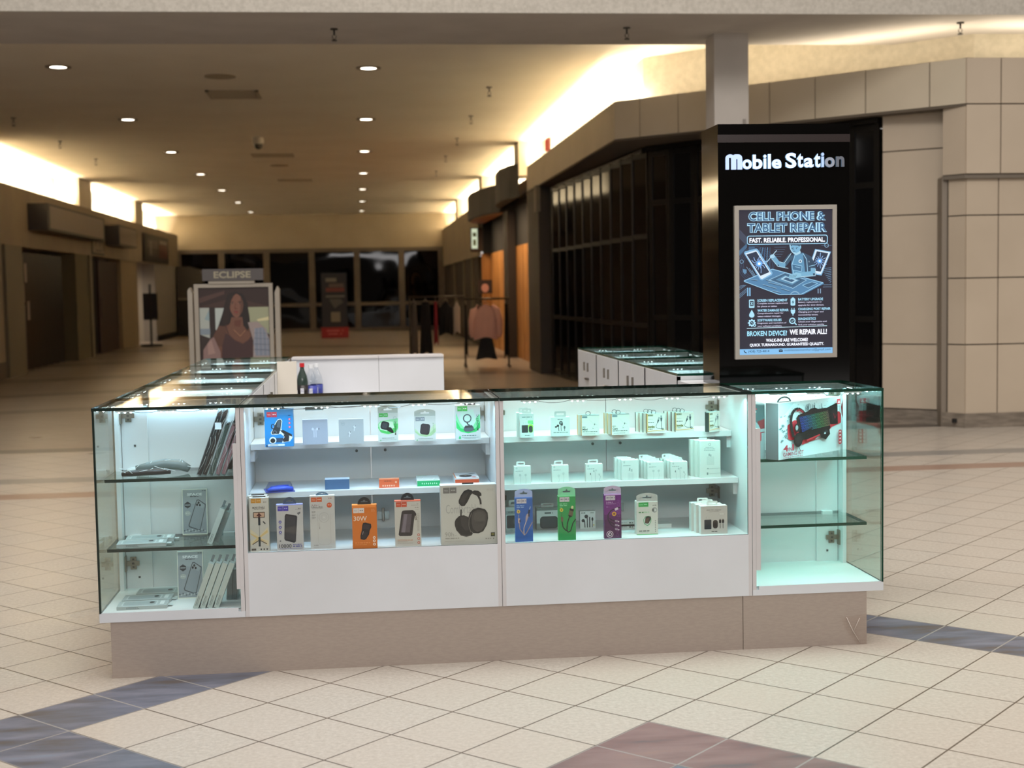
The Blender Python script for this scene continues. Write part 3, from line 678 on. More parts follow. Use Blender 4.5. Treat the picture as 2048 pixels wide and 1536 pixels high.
arch(m, 1.640, 1.680, 1.985, 2.052, .0145, 6.141, 6.149, face); arch(m, 1.667, 1.715, 1.985, 2.052, .0205, 6.141, 6.149, face)
part(m, 'sign_letter', t)
LET = [('o', 1.716, .046, 1.985, 2.029, 3.0), ('b', 1.7635, .047, 1.985, 2.050, 3.2), ('i', 1.813, .016, 1.987, 2.050, 3.2), ('l', 1.8335, .016, 1.987, 2.052, 3.2), ('e', 1.852, .046, 1.987, 2.029, 3.0),
       ('S', 1.915, .052, 1.989, 2.057, 3.4), ('t', 1.968, .031, 1.991, 2.053, 3.2), ('a', 2.000, .047, 1.991, 2.034, 3.2), ('t', 2.0475, .031, 1.991, 2.053, 3.0), ('i', 2.080, .016, 1.992, 2.057, 1.8), ('o', 2.097, .048, 1.991, 2.036, 1.1), ('n', 2.149, .041, 1.993, 2.040, 0.45)]
for l in LET: letter(*l)
# poster light box
SX = (2.149 - 1.676) / (1082 - 128); SZ = (1.823 - 1.133) / (1485 - 50)
m = MB(); x0, x1, z0, z1 = 1.676, 2.149, 1.133, 1.823; fw = .0195; al = M('#b3aca2', .4, .3)
for q in ([(x0, z0), (x1, z0), (x1 - fw, z0 + fw), (x0 + fw, z0 + fw)], [(x1, z0), (x1, z1), (x1 - fw, z1 - fw), (x1 - fw, z0 + fw)], [(x1, z1), (x0, z1), (x0 + fw, z1 - fw), (x1 - fw, z1 - fw)], [(x0, z1), (x0, z0), (x0 + fw, z0 + fw), (x0 + fw, z1 - fw)]):
    m.prism(q, 6.132, 6.150, al)
part(m, 'poster_frame', t)
m = MB(); m.box(x0 + fw, x1 - fw, 6.142, 6.149, z0 + fw, z1 - fw, M('#2b2838', .3, 0, .9), None)
F = Face(m, (1.676 - 128 * SX, 6.142, 1.823 + 50 * SZ), (SX, 0, 0), (0, 0, -SZ), (0, -1, 0), .00004, .0002)
E1 = 1.0
A_, B_, Cc, W_, K_, DK = '#7fb6de', '#9fd4f2', '#4f83ad', '#eef2ff', '#223248', '#2a3447'
def P(p, c, e=E1): F.poly(p, c, e)
def L(p, w, c, e=E1): F.line(p, w, c, e)
# background circuitry
for k in range(6): L([(172, 270 + 14 * k), (240, 345 + 14 * k)], 3, '#5a6a86')
for k in range(6): L([(172, 800 + 16 * k), (215 + 10 * k, 800 - 10 + 0 * k)], 4, '#6a8fb0') if k < 3 else L([(172, 830 + 16 * k), (240, 780 + 14 * k)], 4, '#6a8fb0')
P([(170, 470), (245, 400), (245, 440), (170, 520)], '#3d6486'); P([(262, 430), (318, 430), (318, 500), (262, 500)], '#3a5d7e')
for k in range(5): L([(372 + 22 * k, 440), (350 + 26 * k, 520 + 20 * k), (360 + 24 * k, 640)], 10 - k, ['#2f5273', '#4d7ea4', '#39618a', '#5d8fb4', '#2f5273'][k])
for k in range(5): L([(500, 440 + 22 * k), (612 - 12 * k, 440 + 22 * k)], 3, '#55718f')
F.ring(990, 430, 18, 5, '#8fbad8', E1); L([(990, 340), (990, 412)], 3, '#6f93b3'); L([(940, 430), (1038, 430)], 3, '#5f83a3')
for k in range(4): F.ring(330, 600, 120 + 16 * k, 3, '#40597a', E1)
for k in range(9): L([(940 + 10 * k, 650 + 16 * k), (1034, 640 + 16 * k)], 4, '#6c94b6')
F.ring(195, 570, 16, 4, '#86b3d4', E1); P([(205, 640), (240, 645), (240, 675), (222, 690), (205, 665)], '#5f8cb0')
for k in range(3): L([(240 + 24 * k, 620 + 14 * k), (310 + 14 * k, 720 + 6 * k)], 4, '#7fa9cb')
L([(960, 800), (1036, 800)], 4, '#7396b4'); L([(955, 820), (1036, 820)], 4, '#7396b4')
for x in (248, 268): P([(x - 5, 815), (x + 8, 815), (x + 8, 892), (x - 5, 892)], A_)
for x in (908, 930): P([(x - 3, 835), (x + 5, 835), (x + 5, 880), (x - 3, 880)], '#8aa9c6')
# workbench
P([(215, 745), (480, 640), (960, 778), (965, 790), (770, 888), (545, 888), (215, 755)], Cc)
L([(215, 750), (480, 645), (955, 780), (750, 885), (545, 885), (215, 755)], 6, B_)
P([(450, 745), (600, 680), (800, 752), (672, 828)], '#3a6486'); L([(450, 745), (600, 680), (800, 752), (672, 828), (450, 745)], 5, '#9cc9e6')
P([(500, 745), (600, 700), (745, 752), (665, 800)], '#5588ac'); L([(500, 745), (600, 700), (745, 752), (665, 800), (500, 745)], 4, '#27435f')
P([(555, 740), (600, 712), (720, 752), (668, 782)], '#a9d3ea'); P([(580, 741), (608, 724), (690, 752), (660, 770)], '#34587a')
for a, b in (((390, 790), (520, 830)), ((440, 770), (570, 805)), ((560, 830), (640, 855)), ((480, 850), (560, 870)), ((280, 740), (340, 750)), ((420, 745), (470, 765))): L([a, b], 9, '#2b4c6a'); L([(a[0], a[1] - 4), (b[0], b[1] - 4)], 3, '#a5cfe8')
P([(760, 800), (850, 770), (905, 785), (815, 828)], '#3b6486'); L([(760, 800), (850, 770), (905, 785), (815, 828), (760, 800)], 4, B_)
F.ring(690, 895, 42, 9, '#8fb6d2', E1, 36); P([(630, 890), (750, 890), (750, 940), (630, 940)], '#2b2838', .9)
# left cracked phone
P([(215, 492), (225, 475), (330, 450), (345, 458), (482, 680), (475, 700), (385, 748), (365, 742)], A_)
P([(226, 494), (325, 466), (338, 472), (470, 688), (384, 736), (370, 732)], '#dbeeff')
P([(238, 505), (330, 478), (452, 672), (368, 706)], '#1d2b45')
rnd = random.Random(3)
for k in range(15):
    an = 2 * PI * k / 15 + rnd.uniform(-.1, .1); ll = rnd.uniform(45, 100); L([(355, 592), (355 + ll * .55 * math.cos(an), 592 + ll * .55 * math.sin(an) * 1.1), (355 + ll * .8 * math.cos(an + .15), 592 + ll * math.sin(an + .15))], 4, '#9cc8ff', 1.2)
F.ell(357, 592, 26, 26, '#5ea3ff', 1.3); F.ell(357, 592, 12, 12, '#d8ecff', 1.6)
# right cracked tablet
P([(880, 462), (1030, 490), (940, 712), (800, 690)], A_); P([(884, 470), (1022, 496), (936, 700), (812, 680)], '#dbeeff'); P([(896, 484), (1004, 504), (932, 676), (834, 660)], '#1d2b45')
for k in range(13):
    an = 2 * PI * k / 13; ll = rnd.uniform(40, 78); L([(922, 575), (922 + ll * math.cos(an), 575 + ll * math.sin(an))], 4, '#9cc8ff', 1.2)
F.ell(922, 575, 20, 20, '#5ea3ff', 1.3); F.ell(922, 575, 9, 9, '#d8ecff', 1.6)
# technician
P([(655, 520), (700, 495), (760, 490), (840, 530), (880, 600), (890, 720), (740, 730), (665, 720), (652, 640)], '#2c4a66')
L([(655, 520), (600, 590), (575, 620)], 48, '#33556f'); L([(655, 500), (590, 590), (520, 570)], 6, '#b5def2')
L([(600, 612), (540, 600), (480, 520)], 38, '#6ea6c8'); L([(628, 640), (530, 620), (470, 545)], 5, '#b5def2')
F.ell(480, 525, 24, 18, '#a2d0e8', 1); L([(425, 580), (520, 470)], 6, '#bfe2f5')
P([(690, 515), (765, 500), (790, 720), (670, 720), (655, 600)], '#5b93b8'); L([(690, 515), (665, 600), (680, 720)], 6, B_); L([(765, 500), (800, 560), (810, 700)], 6, B_)
P([(662, 600), (756, 620), (750, 672), (668, 655)], '#3f6f92'); L([(662, 600), (756, 620), (750, 672), (668, 655), (662, 600)], 4, B_); L([(690, 625), (742, 638)], 4, B_)
F.ell(740, 575, 16, 16, '#d5ecf8', 1); F.ell(740, 575, 8, 8, '#37607f', 1); F.ell(835, 578, 15, 15, '#d5ecf8', 1); F.ell(835, 578, 8, 8, '#37607f', 1)
P([(820, 540), (870, 585), (885, 640), (830, 655)], '#27435c'); L([(820, 625), (878, 612)], 5, B_)
L([(860, 640), (858, 690), (740, 702), (690, 700)], 44, '#77b0d0'); L([(882, 650), (880, 712), (740, 722)], 5, '#c5e6f5')
P([(640, 700), (700, 680), (748, 690), (748, 722), (700, 735), (640, 745), (630, 725)], '#8cc3de'); [L([(640 + 12 * q, 728), (650 + 14 * q, 700)], 3, '#29475f') for q in range(5)]
P([(672, 500), (700, 520), (745, 500), (740, 475), (690, 490)], '#a9d5ea')
P([(638, 420), (745, 418), (748, 450), (728, 485), (690, 505), (660, 490), (645, 460)], '#79b3d6')
P([(650, 418), (745, 415), (746, 450), (732, 440), (720, 428), (665, 424), (652, 436)], '#28435c'); L([(645, 420), (648, 460), (668, 492), (700, 500)], 5, '#c5e6f5')
L([(655, 452), (680, 448)], 4, '#1f3850'); L([(700, 444), (718, 446)], 4, '#1f3850'); F.ell(668, 458, 5, 4, '#1f3850', 1); F.ell(704, 456, 5, 4, '#1f3850', 1); L([(680, 455), (678, 470), (685, 473)], 3, '#1f3850'); L([(672, 484), (694, 482)], 4, '#1f3850'); F.ell(740, 442, 8, 14, '#8cc3de', 1)
# headings
def outl(tx, a, b, c, d):
    F.text(tx, a - 5, b - 4, c + 5, d + 4, '#a9d6ee', 1.15, .075, res=3); F.text(tx, a, b, c, d, '#2f5f8a', .9, .012, res=3)
outl('CELL PHONE &', 262, 112, 975, 192); outl('TABLET REPAIR', 250, 218, 985, 300)
F.rrect(242, 330, 998, 415, 22, B_, 1.1); F.rrect(249, 337, 991, 408, 17, '#20283c', .8)
F.text('FAST. RELIABLE. PROFESSIONAL.', 266, 352, 972, 396, W_, 1.5, .03)
# services
def svc(tx, l1, l2, x, y, x2, xe1, xe2):
    F.text(tx, x, y, x2, y + 24, '#a4dcf6', 1.1, .03); F.text(l1, x, y + 32, xe1, y + 50, '#d6d4ee', 1.0, .02); F.text(l2, x, y + 60, xe2, y + 78, '#d6d4ee', 1.0, .02)
svc('SCREEN REPLACEMENT', 'Complete screen replacement', 'for phone or tablet.', 336, 925, 618, 622, 520); svc('BATTERY UPGRADE', 'Battery replacement or', 'upgrade for slow devices.', 718, 920, 952, 940, 962)
svc('WATER DAMAGE REPAIR', 'Comprehensive repair for', 'water-related damages.', 336, 1018, 628, 580, 556); svc('CHARGING PORT REPAIR', 'Charging port repair and', 'connectivity issues.', 718, 1012, 1022, 955, 906)
svc('SOFTWARE ISSUES', 'Diagnostic and resolution of', 'your software problems.', 336, 1110, 562, 606, 566); svc('DIAGNOSTICS', 'Check your diagnostics and', 'find your solution quickly', 718, 1104, 884, 985, 962)
I_ = '#a9dcf2'
F.rrect(258, 926, 308, 1005, 8, I_, 1.1); F.rect(266, 938, 300, 988, '#24384c', .8); F.line([(274, 948), (292, 978)], 5, I_, 1); F.line([(292, 948), (274, 978)], 5, I_, 1)
F.poly([(283, 1022), (306, 1062), (308, 1080), (298, 1092), (283, 1096), (268, 1092), (258, 1080), (260, 1062)], I_, 1.1)
for k in range(8): F.rrect(277, 1108, 289, 1182, 3, I_, 1.1, rot=k * PI / 4)
F.ell(283, 1145, 30, 30, I_, 1.1); F.ell(283, 1145, 17, 17, '#24384c', .8); F.line([(275, 1145), (283, 1138), (291, 1152)], 4, I_, 1); F.ell(308, 1168, 14, 14, I_, 1.1); F.ell(308, 1168, 6, 6, '#24384c', .8)
F.rrect(646, 922, 690, 990, 10, I_, 1.1); F.rect(658, 914, 678, 924, I_, 1.1); F.poly([(672, 934), (656, 962), (667, 962), (662, 982), (682, 952), (670, 952)], '#2e6f7e', .9)
F.poly([(646, 1030), (690, 1030), (686, 1058), (672, 1072), (672, 1085), (664, 1085), (664, 1072), (650, 1058)], I_, 1.1); F.rect(654, 1012, 660, 1030, I_, 1.1); F.rect(676, 1012, 682, 1030, I_, 1.1)
F.ell(662, 1133, 30, 30, I_, 1.1); F.ell(662, 1133, 20, 20, '#24384c', .8); F.line([(652, 1132), (660, 1140), (674, 1124)], 5, I_, 1); F.line([(682, 1152), (702, 1172)], 10, I_, 1.1)
F.line([(236, 1196), (988, 1186)], 5, '#c9ecf8', 1.1)
F.text('BROKEN DEVICE?', 238, 1222, 612, 1270, '#9fdcf5', 1.2, .025); F.text('WE REPAIR ALL!', 636, 1214, 986, 1264, W_, 1.5, .025)
F.text('WALK-INS ARE WELCOME!', 414, 1296, 806, 1328, W_, 1.4, .025); F.text('QUICK TURNAROUND. GUARANTEED QUALITY.', 262, 1340, 958, 1372, W_, 1.4, .025)
F.rect(168, 1390, 1040, 1448, '#7fb9e6', 1.1)
F.text('(438) 725-4814', 248, 1402, 444, 1430, '#2c5f8c', .8, .01); F.text('mobilestationamherst@gmail.com', 584, 1396, 1022, 1424, '#2c5f8c', .8, .0)
F.line([(208, 1402), (214, 1418), (232, 1426)], 8, '#17324c', .6); F.rrect(534, 1400, 570, 1424, 4, '#17324c', .6); F.line([(536, 1402), (552, 1414), (568, 1402)], 3, '#7fb9e6', 1)
part(m, 'poster_sheet', t, 'backlit repair poster with line drawing of a technician')

# ================================================================== THE BACKGROUND
# black folding gates: front section facing the atrium, long section along the corridor
GLK = M('#0b0b0c', 0.06); FRM = M('#0a0908', 0.35); SLT = M('#070606', 0.12)
G0, G1, G2 = Vector((5.40, 14.06)), Vector((3.56, 16.9)), Vector((3.30, 23.3)); G1b = Vector((3.56, 17.0))
def gate(P0, P1, nleaf, name, label, fold, z1=3.17, cat='gate', rails=(0.95, 2.05), wide=.06):
    t = empty(name, label, cat, (P0.x, P0.y, 0), 0); d = P1 - P0; L = d.length; dn = d / L; nv = Vector((dn.y, -dn.x))
    if nv.y > 0 and abs(nv.y) > .2: nv = -nv
    if abs(nv.y) <= .2 and nv.x > 0: nv = -nv
    m = MB()
    for zz in (0.0, z1 - .06):
        m = MB(); m.vprism([(0, 0), (d.x, d.y), (d.x + nv.x * .08, d.y + nv.y * .08), (nv.x * .08, nv.y * .08)], zz, zz + .05, FRM); part(m, 'track', t)
    rnd = random.Random(nleaf)
    for i in range(nleaf):
        a = dn * (L * i / nleaf); b = dn * (L * (i + 1) / nleaf); ka = nv * (fold if i % 2 else 0); kb = nv * (0 if i % 2 else fold)
        A, B = a + ka, b + kb; e = (B - A).normalized(); q = Vector((e.y, -e.x)); q = q if q.dot(nv) > 0 else -q; m = MB(); ww = min(wide, (B - A).length * .2)
        def slab(p, r_, z0_, z1_, off, th, mat): m.vprism([(p.x + q.x * off, p.y + q.y * off), (r_.x + q.x * off, r_.y + q.y * off), (r_.x + q.x * (off + th), r_.y + q.y * (off + th)), (p.x + q.x * (off + th), p.y + q.y * (off + th))], z0_, z1_, mat)
        slab(A + e * ww, B - e * ww, .06, z1 - .07, 0, .006, GLK)
        slab(A, A + e * ww, .05, z1 - .06, -.015, .035, FRM); slab(B - e * ww, B, .05, z1 - .06, -.015, .035, FRM)
        for rz in rails + (.06, z1 - .13): slab(A + e * ww, B - e * ww, rz, rz + .06, -.01, .025, FRM)
        part(m, 'gate_leaf', t)
    return t
gate(G1, G0, 9, 'glass_gate', 'black-framed glass gate facing the atrium behind the black sign tower', .03, rails=(1.05, 2.45))
gate(G2, G1b, 20, 'folding_gate', 'long black folding gate along the corridor between the bronze pillar and the glass gate', .12, wide=.02)
f = MB(); f.box(3.72, 3.9, 17.3, 25, 0, 3.19, DARK); f.box(3.22, 3.9, 23.36, 23.5, 0, 3.19, DARK); struct(f.build('wall_dark_room'))
f = MB(); f.box(3.02, 3.22, 23.45, 24.9, 0, 3.19, M('#3f382f', .6)); f.box(2.98, 3.05, 23.4, 23.75, 2.75, 3.19, M('#7e766a', .7)); f.box(3.04, 3.3, 24.9, 25.2, 0, 3.19, M('#5a5145', .6))
struct(f.build('wall_pillar_right'))
# orange timber store
WOOD = NT('orange_timber'); tc = WOOD.new('ShaderNodeTexCoord'); mp = WOOD.new('ShaderNodeMapping'); mp.inputs['Scale'].default_value = (1.5, 1.5, .25); WOOD.link(tc.outputs['Object'], mp.inputs[0])
q = WOOD.noise(3.5, 5, mp.outputs[0]); WOOD.link(WOOD.ramp(q.outputs[0], [(.3, C4('#875622')), (.5, C4('#a87238')), (.7, C4('#ba8748'))]), WOOD.b.inputs['Base Color']); WOOD.b.inputs['Roughness'].default_value = .45; WOOD = WOOD.m
f = MB()
f.box(3.30, 3.40, 25.3, 36, 0, 2.35, WOOD); f.box(3.07, 3.30, 35.2, 35.3, 0, 2.35, WOOD)
for y in (26.6, 28.2, 31.6, 33.4): f.box(3.295, 3.31, y, y + .03, 0, 2.35, M('#5a2c0c', .7))
struct(f.build('wall_timber_store'))
f = MB(); f.box(3.12, 3.29, 29.4, 30.3, 0, 3.1, M('#2b2119', .5)); struct(f.build('trim_5'))
f = MB(); f.box(3.31, 3.41, 25.3, 36, 2.35, 3.3, DARK); f.box(3.1, 3.6, 35.0, 35.2, 2.35, 3.3, DARK); struct(f.build('wall_store_dark_band'))
t = empty('store_canopy', 'dark curved canopy over the orange timber shop', 'canopy')
m = MB(); out = [(3.4, 36.4)] + [(3.35 - 1.0 * math.sin(PI * k / 14), 36.3 - 7.0 * k / 14) for k in range(0, 15)] + [(3.4, 29.2)]
out = [(3.06, 35.38), (2.8, 35.0), (2.66, 34.2), (2.65, 33), (2.74, 31.8), (2.9, 30.7), (3.06, 30.3)]
m.vprism(out, 3.12, 3.72, M('#2a2521', .6)); part(m, 'curved_fascia', t)
m = MB(); m.vprism([(x + (.06 if x < 3.4 else 0), y) for x, y in out], 3.09, 3.12, M('#8a4f1c', .6)); part(m, 'timber_soffit', t)
m = MB(); m.vprism([(3.06, 30.2), (2.93, 29.8), (2.84, 29.0), (2.82, 27.9), (2.93, 27.0), (3.06, 26.6)], 3.2, 3.84, M('#221e1b', .6)); part(m, 'curved_fascia', t)
t = empty('hanging_sign', 'pale green lit blade sign under the dark curved canopy', 'sign', (2.95, 35.2, 2.9))
m = MB(); m.box(-.15, .3, 0, .12, -.5, .1, M('#3a2614', .6)); part(m, 'sign_body', t)
m = MB(); m.rounded = None; m.box(-.13, .02, -.01, 0, -.42, .08, M('#dfe9c8', .4, 0, .8)); F = Face(m, (-.13, -.01, .08), (.0015, 0, 0), (0, 0, -.005), (0, -1, 0)); F.rect(20, 20, 80, 40, '#7d8a62'); F.rect(25, 55, 75, 85, '#7d8a62'); part(m, 'sign_face', t)
area('store_lamp', (2.6, 27.6, 3.05), (0, math.radians(-25), 0), .3, 3.2, 55, (1.0, .72, .44), 150)
area('store_lamp', (2.45, 32.8, 3.0), (0, math.radians(-25), 0), .3, 3.5, 55, (1.0, .72, .44), 150)
m = MB(); m.box(2.85, 3.2, 33.9, 33.95, 1.35, 1.68, M('#2a1c18', .5)); F = Face(m, (2.85, 33.9, 1.68), (.0035, 0, 0), (0, 0, -.0033), (0, -1, 0)); F.ell(50, 60, 26, 32, '#b9867c'); tag(m.build('wall_picture'), 'small dark picture with a pink shape above the clothes racks', 'picture')
# clothes racks
def rack(x0, x1, y, h, label):
    t = empty('clothes_rack', label, 'clothes rack', (x0, y, 0)); w_ = x1 - x0; k = M('#3a342c', .4, .6)
    m = MB(); m.tube([(0, 0, h), (w_, 0, h)], .018, k); part(m, 'rail', t)
    for x in (0.02, w_ - .02):
        m = MB(); m.tube([(x, 0, 0.03), (x, 0, h)], .016, k); m.tube([(x, -.25, .03), (x, .25, .03)], .016, k); part(m, 'leg', t)
def garment(x, y, z, wd, h, c, label, kind='top', sleeve=True, rz=0, group='clothes hanging on the racks'):
    t = empty('garment', label, 'clothing', (x, y, z), rz, group); m = MB(); col = noisy('cloth', c, c, 8, .9); hw = wd / 2
    nz = 12; nx = 14; vs = []; fs = []
    for s_ in (-1, 1):
        for j in range(nz + 1):
            v = j / nz
            half = hw * ((.45 + .55 * min(1, v * 5)) if kind == 'top' else (.55 + .45 * v))
            for i in range(nx + 1):
                u = i / nx * 2 - 1; bulge = .05 * math.sqrt(max(0, 1 - u * u)) + .012 * math.sin(u * 9 + j * .3) * v
                vs.append((u * half, s_ * bulge, -v * h * (1 - .04 * math.cos(u * 3)) - (.05 * abs(u) if kind == 'top' and j < 2 else 0)))
    S1 = (nx + 1) * (nz + 1)
    for s_ in (0, 1):
        for j in range(nz):
            for i in range(nx): a = s_ * S1 + j * (nx + 1) + i; fs.append((a, a + 1, a + nx + 2, a + nx + 1))
    m.add(vs, fs, col, True); part(m, 'body', t)
    if sleeve:
        for s_ in (-1, 1):
            m = MB(); m.tube([(s_ * hw * .55, 0, -.03), (s_ * hw * .95, -.01, -.12), (s_ * hw * 1.12, -.02, -.3), (s_ * hw * 1.15, -.02, -h * .85), (s_ * hw * 1.1, -.02, -h * .97)], .05, col, 10, rads=[.05, .075, .07, .06, .035]); part(m, 'sleeve', t)
    m = MB(); m.tube([(-hw * .4, 0, -.01), (0, 0, .05), (hw * .4, 0, -.01)], .006, M('#8a8378', .4)); m.tube([(0, 0, .05), (0, 0, .09), (.015, 0, .1)], .004, M('#8a8378', .4)); part(m, 'hanger', t)
rack(0.90, 1.98, 26.45, 1.33, 'left metal clothes rack with dark clothes in front of the orange shop')
rack(1.90, 2.75, 25.85, 1.28, 'right metal clothes rack carrying the pink sweater')
garment(2.30, 25.85, 1.18, .45, .64, '#e3b0a4', 'pink long-sleeved sweater at the front of the right rack')
garment(2.31, 25.85, .56, .40, .40, '#26292e', 'dark grey skirt hanging under the pink sweater', 'skirt', False)
garment(2.69, 25.85, 1.18, .10, .98, '#0b0b0d', 'long black coat right of the pink sweater, rightmost garment', 'skirt', False)
garment(1.935, 25.85, 1.18, .07, .95, '#141418', 'black dress hanging left of the pink sweater', 'skirt', False)
garment(1.81, 26.45, 1.24, .13, .60, '#b3a79b', 'cream top between the black tops and the pink sweater', 'top', False)
garment(1.60, 26.45, 1.24, .27, .62, '#060607', 'black short top in the middle of the left rack', 'top', False)
garment(1.41, 26.45, 1.24, .09, .8, '#7a1626', 'crimson garment seen as a sliver between the black ones', 'skirt', False)
garment(1.22, 26.45, 1.24, .26, 1.0, '#0a090b', 'long black garment on the left rack beside the crimson one', 'skirt', False)
garment(1.00, 26.45, 1.24, .15, 1.0, '#4e4743', 'grey brown garment at the left end of the left rack', 'skirt', False)
# free-standing directory and advertising poster
t = empty('directory_stand', 'dark free-standing sign with red base before the far glass doors', 'sign', (-.82, 44, 0))
m = MB(); m.box(-.40, .40, 0, .3, .34, 2.05, M('#120f0e', .4)); part(m, 'panel', t)
m = MB(); m.box(-.43, .43, -.05, .35, .0, .34, M('#8e1a1c', .5)); F = Face(m, (-.43, -.05, .34), (.0086, 0, 0), (0, 0, -.0034), (0, -1, 0)); F.dashes(20, 25, 80, 12, '#c0605c', seed=2); F.dashes(25, 55, 75, 12, '#c0605c', seed=5); part(m, 'base', t)
m = MB(); F = Face(m, (-.40, 0, 2.05), (.008, 0, 0), (0, 0, -.0171), (0, -1, 0), .001, .004)
F.rect(18, 10, 60, 17, '#6d675c'); F.rect(30, 20, 88, 27, '#57483f'); F.rect(18, 28, 90, 35, '#6b2a22'); F.rect(18, 42, 90, 45, '#6b675e'); F.poly([(30, 48), (75, 48), (85, 55), (60, 62), (52, 66), (40, 58)], '#4d4943'); F.rect(36, 72, 72, 90, '#7c7362'); part(m, 'notices', t)
t = empty('advertising_stand', 'framed standing advertisement with a photo of a long-haired woman', 'advertising sign', (-1.2, 13.5, 0))
FR = noisy('pale_metal', '#8f877b', '#978f83', 3, .5)
m = MB()
for a in ((-.369, -.33), (.33, .367)): m.box(a[0], a[1], -.03, .03, .0, 1.56, FR)
m.box(-.33, .33, -.03, .03, 1.525, 1.56, FR); m.box(-.33, .33, -.03, .03, .05, .1, FR); part(m, 'frame', t)
for s_ in (-1, 1):
    m = MB(); m.prism([(s_ * .385, .05), (s_ * .43, .05), (s_ * .43, 1.50), (s_ * .41, 1.53), (s_ * .385, 1.47)], -.02, .15, FR); part(m, 'side_wing', t)
m = MB(); m.box(-.285, .285, -.05, .04, 1.59, 1.70, M('#4c4746', .5)); F = Face(m, (0, -.05, 0), (1, 0, 0), (0, 0, 1), (0, -1, 0), .0005, .001)
F.text('ECLIPSE', -.178, 1.62, .168, 1.675, '#a69d86', 0, .03) if False else None
vs, fs, a, b, d, e = glyphs('ECLIPSE', .03, 3); F.poly([(-.178 + (x - a) / (b - a) * .346, 1.613 + (y - d) / (e - d) * .064) for x, y in vs], '#8f8873', 0, fs); part(m, 'header', t)
m = MB(); m.box(-.23, .2, -.04, .03, 1.56, 1.59, FR); part(m, 'header_rail', t)
m = MB(); m.box(-.33, .33, -.012, .02, .1, 1.525, M('#33241f', .35)); K = .000846
F = Face(m, (-.369 - 265 * K, -.012, 1.563 + 480 * K), (K, 0, 0), (0, 0, -K), (0, -1, 0), .0004, .001)
F.rect(315, 530, 1085, 1990, '#3a2620'); F.poly([(315, 530), (1085, 530), (1085, 740), (700, 640), (315, 740)], '#2b1a16'); F.poly([(315, 640), (600, 560), (600, 600), (315, 700)], '#46302a')
F.rect(318, 750, 430, 1110, '#9aa09a'); F.poly([(370, 880), (430, 760), (430, 900)], '#7f9398'); F.rect(425, 745, 490, 1120, '#241a17'); F.rect(490, 755, 600, 1000, '#a3aca8'); F.rect(850, 750, 1085, 1060, '#8f9277'); F.poly([(950, 890), (1085, 860), (1085, 900), (960, 910)], '#bfb68e'); F.rect(318, 985, 430, 1050, '#74808a')
F.poly([(318, 1050), (470, 1110), (500, 1300), (318, 1990)], '#2c211d')
# hair behind, neck, shoulders
F.poly([(640, 600), (720, 575), (800, 600), (850, 700), (870, 860), (880, 1010), (790, 1060), (600, 1060), (520, 960), (570, 820), (610, 680)], '#1d1210')
F.poly([(670, 860), (790, 860), (800, 960), (900, 1010), (960, 1150), (930, 1400), (560, 1400), (480, 1240), (450, 1090), (520, 960), (650, 930)], '#644233')
F.poly([(450, 1090), (520, 960), (600, 940), (610, 1080), (560, 1190), (500, 1180)], '#523529'); F.poly([(700, 900), (780, 890), (760, 970), (700, 960)], '#5a3226')
F.poly([(650, 660), (680, 610), (730, 598), (780, 612), (806, 660), (808, 730), (792, 800), (760, 850), (725, 868), (690, 845), (662, 790), (650, 730)], '#6f4a3b')
F.poly([(780, 612), (806, 660), (808, 730), (792, 800), (760, 850), (770, 760), (775, 680)], '#56382c')
for ex in (684, 768): F.ell(ex, 704, 15, 5, '#8d7568'); F.ell(ex, 704, 8, 7, '#1a0f0c'); F.line([(ex - 20, 692), (ex, 686), (ex + 20, 694)], 5, '#2a1712')
F.line([(720, 700), (714, 745), (708, 762), (738, 764)], 5, '#5e3427'); F.poly([(694, 796), (722, 788), (752, 798), (726, 812)], '#6d2f2c'); F.poly([(696, 798), (726, 806), (750, 799), (726, 820)], '#84443d')
F.poly([(650, 640), (690, 596), (735, 590), (700, 620), (668, 680), (648, 800), (640, 940), (560, 960), (590, 800), (620, 680)], '#22140f'); F.poly([(735, 590), (790, 600), (830, 680), (862, 900), (850, 1020), (800, 950), (812, 800), (806, 690), (780, 625)], '#1a100d')
F.line([(690, 1000), (760, 1075), (820, 1010)], 4, '#b08060')
# camisole and plaid shirt
F.poly([(560, 1180), (600, 1040), (640, 1060), (700, 1120), (790, 1160), (850, 1120), (890, 1070), (905, 1130), (890, 1990), (520, 1990)], '#3b2525'); F.line([(600, 940), (632, 1050)], 8, '#3b2525'); F.line([(858, 930), (890, 1080)], 8, '#3b2525')
F.poly([(850, 920), (960, 915), (1040, 990), (1085, 1110), (1085, 1990), (870, 1990), (905, 1130)], '#8c7f7c'); F.poly([(930, 990), (1020, 980), (1080, 1120), (1085, 1300), (930, 1300), (905, 1150)], '#737b89')
for k in range(4): F.line([(925 + 42 * k, 990), (915 + 48 * k, 1300)], 8, '#8d8c96'); F.line([(915, 1040 + 62 * k), (1083, 1050 + 62 * k)], 7, '#666d7b')
F.poly([(430, 1100), (470, 1080), (540, 1250), (560, 1990), (318, 1990), (350, 1220)], '#7d6460'); F.poly([(400, 1150), (440, 1110), (480, 1260), (400, 1280)], '#91766f')
part(m, 'photo_sheet', t)
